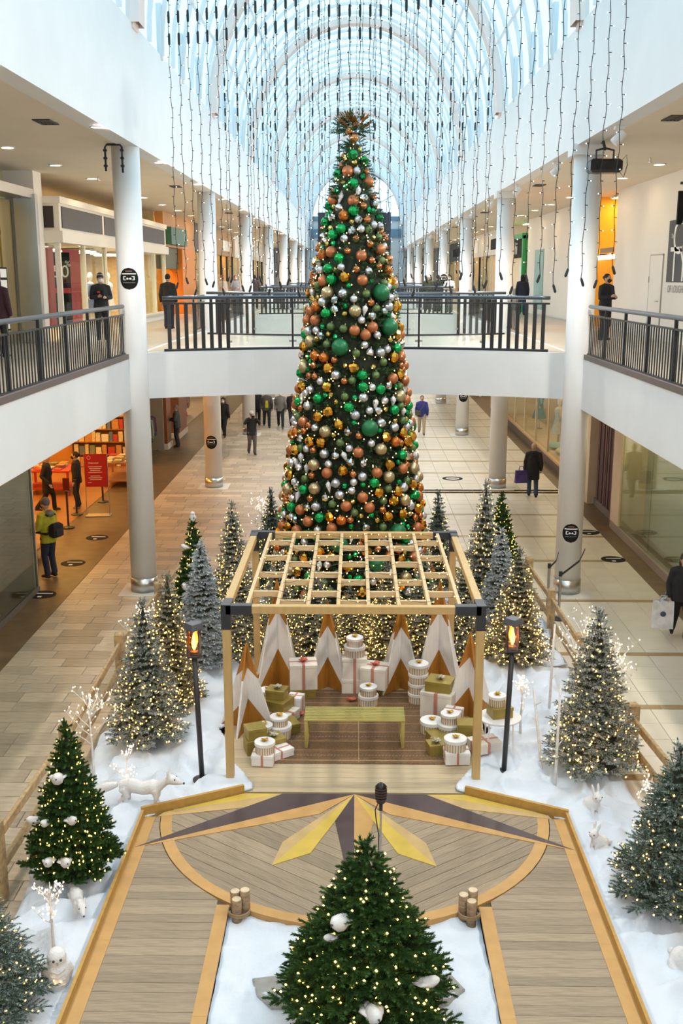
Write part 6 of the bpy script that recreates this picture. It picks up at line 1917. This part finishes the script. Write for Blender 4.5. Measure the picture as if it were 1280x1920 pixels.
# upper floor
person(P_PHONE, -6.75, 27.9, UF, (.35,-1), BLK, BLK, (.03,.03,.035), 'beanie', 'person in black coat, striped beanie and mask, standing by the near left column', (.75,.78,.8), extra=striped)
tag(MB().cbox((0,0,.075), (.075,.012,.15), .004).build('phone', DARKSIGN, None, loc=(-6.63,27.55,UF+1.18)), 'dark phone in the hands of the person in the striped beanie', 'phone')
person(P_STAND, -6.08, 34.2, UF, (.1,1), BLK, NVY, BLK, 'cap', 'person in black seen from behind on the upper left walkway')
person(P_STAND, -7.5, 22.0, UF, (.2,1), (.06,.02,.03), BLK, BLK, 'short', 'person in dark maroon cut off by the left edge')
person(P_STAND, -6.3, 50, UF, (.6,-.8), (.6,.5,.38), GRY, (.4,.25,.12), 'long', 'person in a beige coat on the far upper left walkway')
person(P_PHONE, -5.75, 50.6, UF, (.3,-1), (.35,.38,.42), GRY, (.2,.12,.07), 'short', 'masked person in grey beside the beige coat on the upper left', (.7,.75,.8))
person(P_STAND, -5.3, 55.5, UF, (0,1), (.05,.04,.045), BLK, BLK, 'short', 'person in dark clothes from behind beyond the beige coat')
person(P_PHONE, 6.62, 28.1, UF, (.55,-.8), BLK, BLK, (.02,.015,.012), 'bun', 'person in black with black mask, arms folded by the near right column', BLK)
person(P_STAND, 7.3, 46.5, UF, (.1,1), NVY, JEAN, (.02,.018,.016), 'long', 'person in a dark jacket seen from behind near the green shop')
person(P_STAND, 3.45, 50.6, UF, (.3,1), (.05,.055,.03), BLK, (.6,.58,.52), 'cap', 'person in an olive jacket and pale cap on the second bridge')
person(P_STAND, 3.95, 51.2, UF, (-.3,1), (.03,.04,.03), BLK, BLK, 'short', 'person in dark green next to the olive jacket on the second bridge')
person(P_PHONE, 4.45, 50.3, UF, (-.4,-.8), (.7,.68,.66), (.1,.12,.1), (.02,.018,.016), 'long', 'masked person in white at the right end of the second bridge', (.8,.82,.84))
person(P_STAND, 1.95, 51.5, UF, (-.8,-.5), (.03,.05,.10), BLK, (.1,.07,.05), 'short', 'masked person in navy at the middle of the second bridge', (.6,.7,.75))
# ground floor
def backpack(t, h):
    for s in (-1, 1): MB().tube([(s*.10,.14,1.40), (s*.12,.0,1.47), (s*.12,-.16,1.32), (s*.14,-.08,1.08), (s*.14,.12,1.02)], .02, 6, sx=1.4, sy=.5).build('backpack_strap', cmat(BLK), t)
    MB().cbox((0,.01,1.03), (.43,.34,.035), .012).build('waist_belt', cmat(BLK), t)
    MB().tube([(0,.05,1.46), (0,.12,1.44), (0,.14,1.38)], [.09,.08,.04], 10, sx=1.2, sy=.7).build('hood', cmat((.2,.19,.18)), t, True)
person(P_PHONE, -7.14, 23.26, 0, (-1,.55), (.50,.47,.03), (.02,.028,.06), (.16,.16,.16), 'beanie', 'person in a bright yellow jacket and knit hat browsing the bookshop table', BLK, (.06,.03,.02), k=1.08, extra=backpack)
bp = thing('backpack', 'small black backpack worn over the yellow jacket', 'backpack', (-7.0, 23.18, 1.05), math.atan2(.55,-1)+math.pi/2)
MB().cbox((0,.11,.13), (.30,.16,.34), .05).build('pack', cmat(BLK), bp); MB().cbox((0,.20,.08), (.22,.06,.18), .025).build('pocket', cmat((.03,.03,.035)), bp)
person(P_LONG, -9.18, 30.16, .013, (1,.15), BLK, BLK, (.03,.02,.015), 'short', 'customer in a long black coat inside the bookshop')
person(P_STAND, -8.42, 30.6, .013, (-1,-.1), (.02,.02,.022), BLK, (.03,.02,.015), 'bun', 'masked worker in black with white-soled shoes behind the red notice', BLK, (.3,.3,.3))
person(P_PHONE, -7.36, 42.3, 0, (-1,.05), (.055,.06,.06), BLK, (.22,.2,.18), 'short', 'person in a dark grey top reaching out by the timber pilaster')
person(P_WALK, -5.77, 45.0, 0, (-.2,-1), BLK, BLK, BLK, 'long', 'person in black walking just behind the second left column', (.7,.72,.75))
person(P_CAM, -4.08, 40.4, 0, (.3,-1), BLK, (.12,.105,.10), (.55,.55,.56), 'cap', 'person in black jacket and grey trousers holding a camera to the face')
cmb = thing('camera', 'small dark camera held by the photographer on the ground floor', 'camera', (-4.0, 40.14, 1.52), R(16))
MB().cbox((0,0,.04), (.13,.06,.085), .012).build('camera_body', DARKSIGN, cmb); MB().tube([(0,-.03,.04), (0,-.10,.04)], .032, 12).build('camera_lens', DARKSIGN, cmb)
def yshirt(t, h): MB().tube([(0,-.145,.95), (0,-.15,1.1), (0,-.14,1.28)], [.07,.075,.05], 10, sx=1.0, sy=.3).build('yellow_shirt', cmat((.6,.45,.02)), t)
def wshirt(t, h): MB().tube([(0,-.145,.92), (0,-.15,1.1), (0,-.14,1.3)], [.07,.075,.05], 10, sx=1.0, sy=.3).build('pale_shirt', cmat((.6,.62,.66)), t)
person(P_WALK, -4.14, 48.0, 0, (.15,-1), (.07,.065,.055), BLK, (.02,.018,.016), 'short', 'masked person in dark jacket over a yellow top walking towards the viewer', (.8,.8,.82), extra=yshirt)
person(P_WALK, -3.48, 47.8, 0, (.05,-1), (.17,.16,.145), BLK, (.1,.08,.07), 'short', 'person in a grey jacket, middle of the walking group', (.75,.78,.8))
person(P_WALK, -2.94, 47.9, 0, (-.05,-1), BLK, (.04,.05,.08), BLK, 'short', 'person in black, rightmost of the walking group beside the giant tree')
person(P_STAND, -4.65, 48.6, 0, (.3,-1), BLK, BLK, BLK, 'long', 'person in black half hidden behind the third left column')
def crossbag(t, h):
    MB().tube([(.12,-.14,1.42), (.0,-.185,1.2), (-.15,-.165,1.02)], .016, 6).build('bag_strap', cmat((.12,.1,.06)), t)
person(P_WALK, 2.95, 45.9, 0, (-.05,-1), (.03,.04,.22), (.42,.33,.22), (.18,.1,.06), 'short', 'person in a violet-blue jacket and khaki trousers walking towards the viewer', None, (.12,.03,.03), extra=crossbag)
cb = thing('shoulder_bag', 'olive bag worn across the violet-blue jacket', 'bag', (2.78, 45.68, .88), 0)
MB().cbox((0,0,.11), (.24,.09,.2), .03).build('bag_body', cmat((.12,.1,.05), 'bag'), cb); MB().cbox((0,-.05,.15), (.24,.02,.1), .008).build('flap', cmat((.09,.075,.04), 'bag'), cb)
person(P_LONG, 5.66, 32.5, 0, (.12,1), BLK, (.05,.08,.16), (.55,.40,.22), 'short', 'blond person in a black coat and jeans walking away on the right')
bag_thing('shopping_bag', 'purple and white shopping bag carried by the blond walker', (5.28, 32.45, .48), R(10), (.40,.14,.40), (.10,.07,.28))
person(P_CARRY, 6.30, 19.15, 0, (-.15,-1), BLK, BLK, (.05,.035,.03), 'long', 'person in black cut off by the right edge, carrying white bags')
EMB = M('navy_emblem', (.06,.07,.14), .6)
bag_thing('shopping_bag', 'large white shopping bag with dark emblem at the right edge', (5.92, 19.05, .30), R(-12), (.40,.16,.52), (.78,.78,.82), .14, EMB)
bag_thing('shopping_bag', 'second white shopping bag behind the emblem bag at the right edge', (6.12, 19.45, .32), R(30), (.34,.14,.46), (.74,.73,.72), .14)
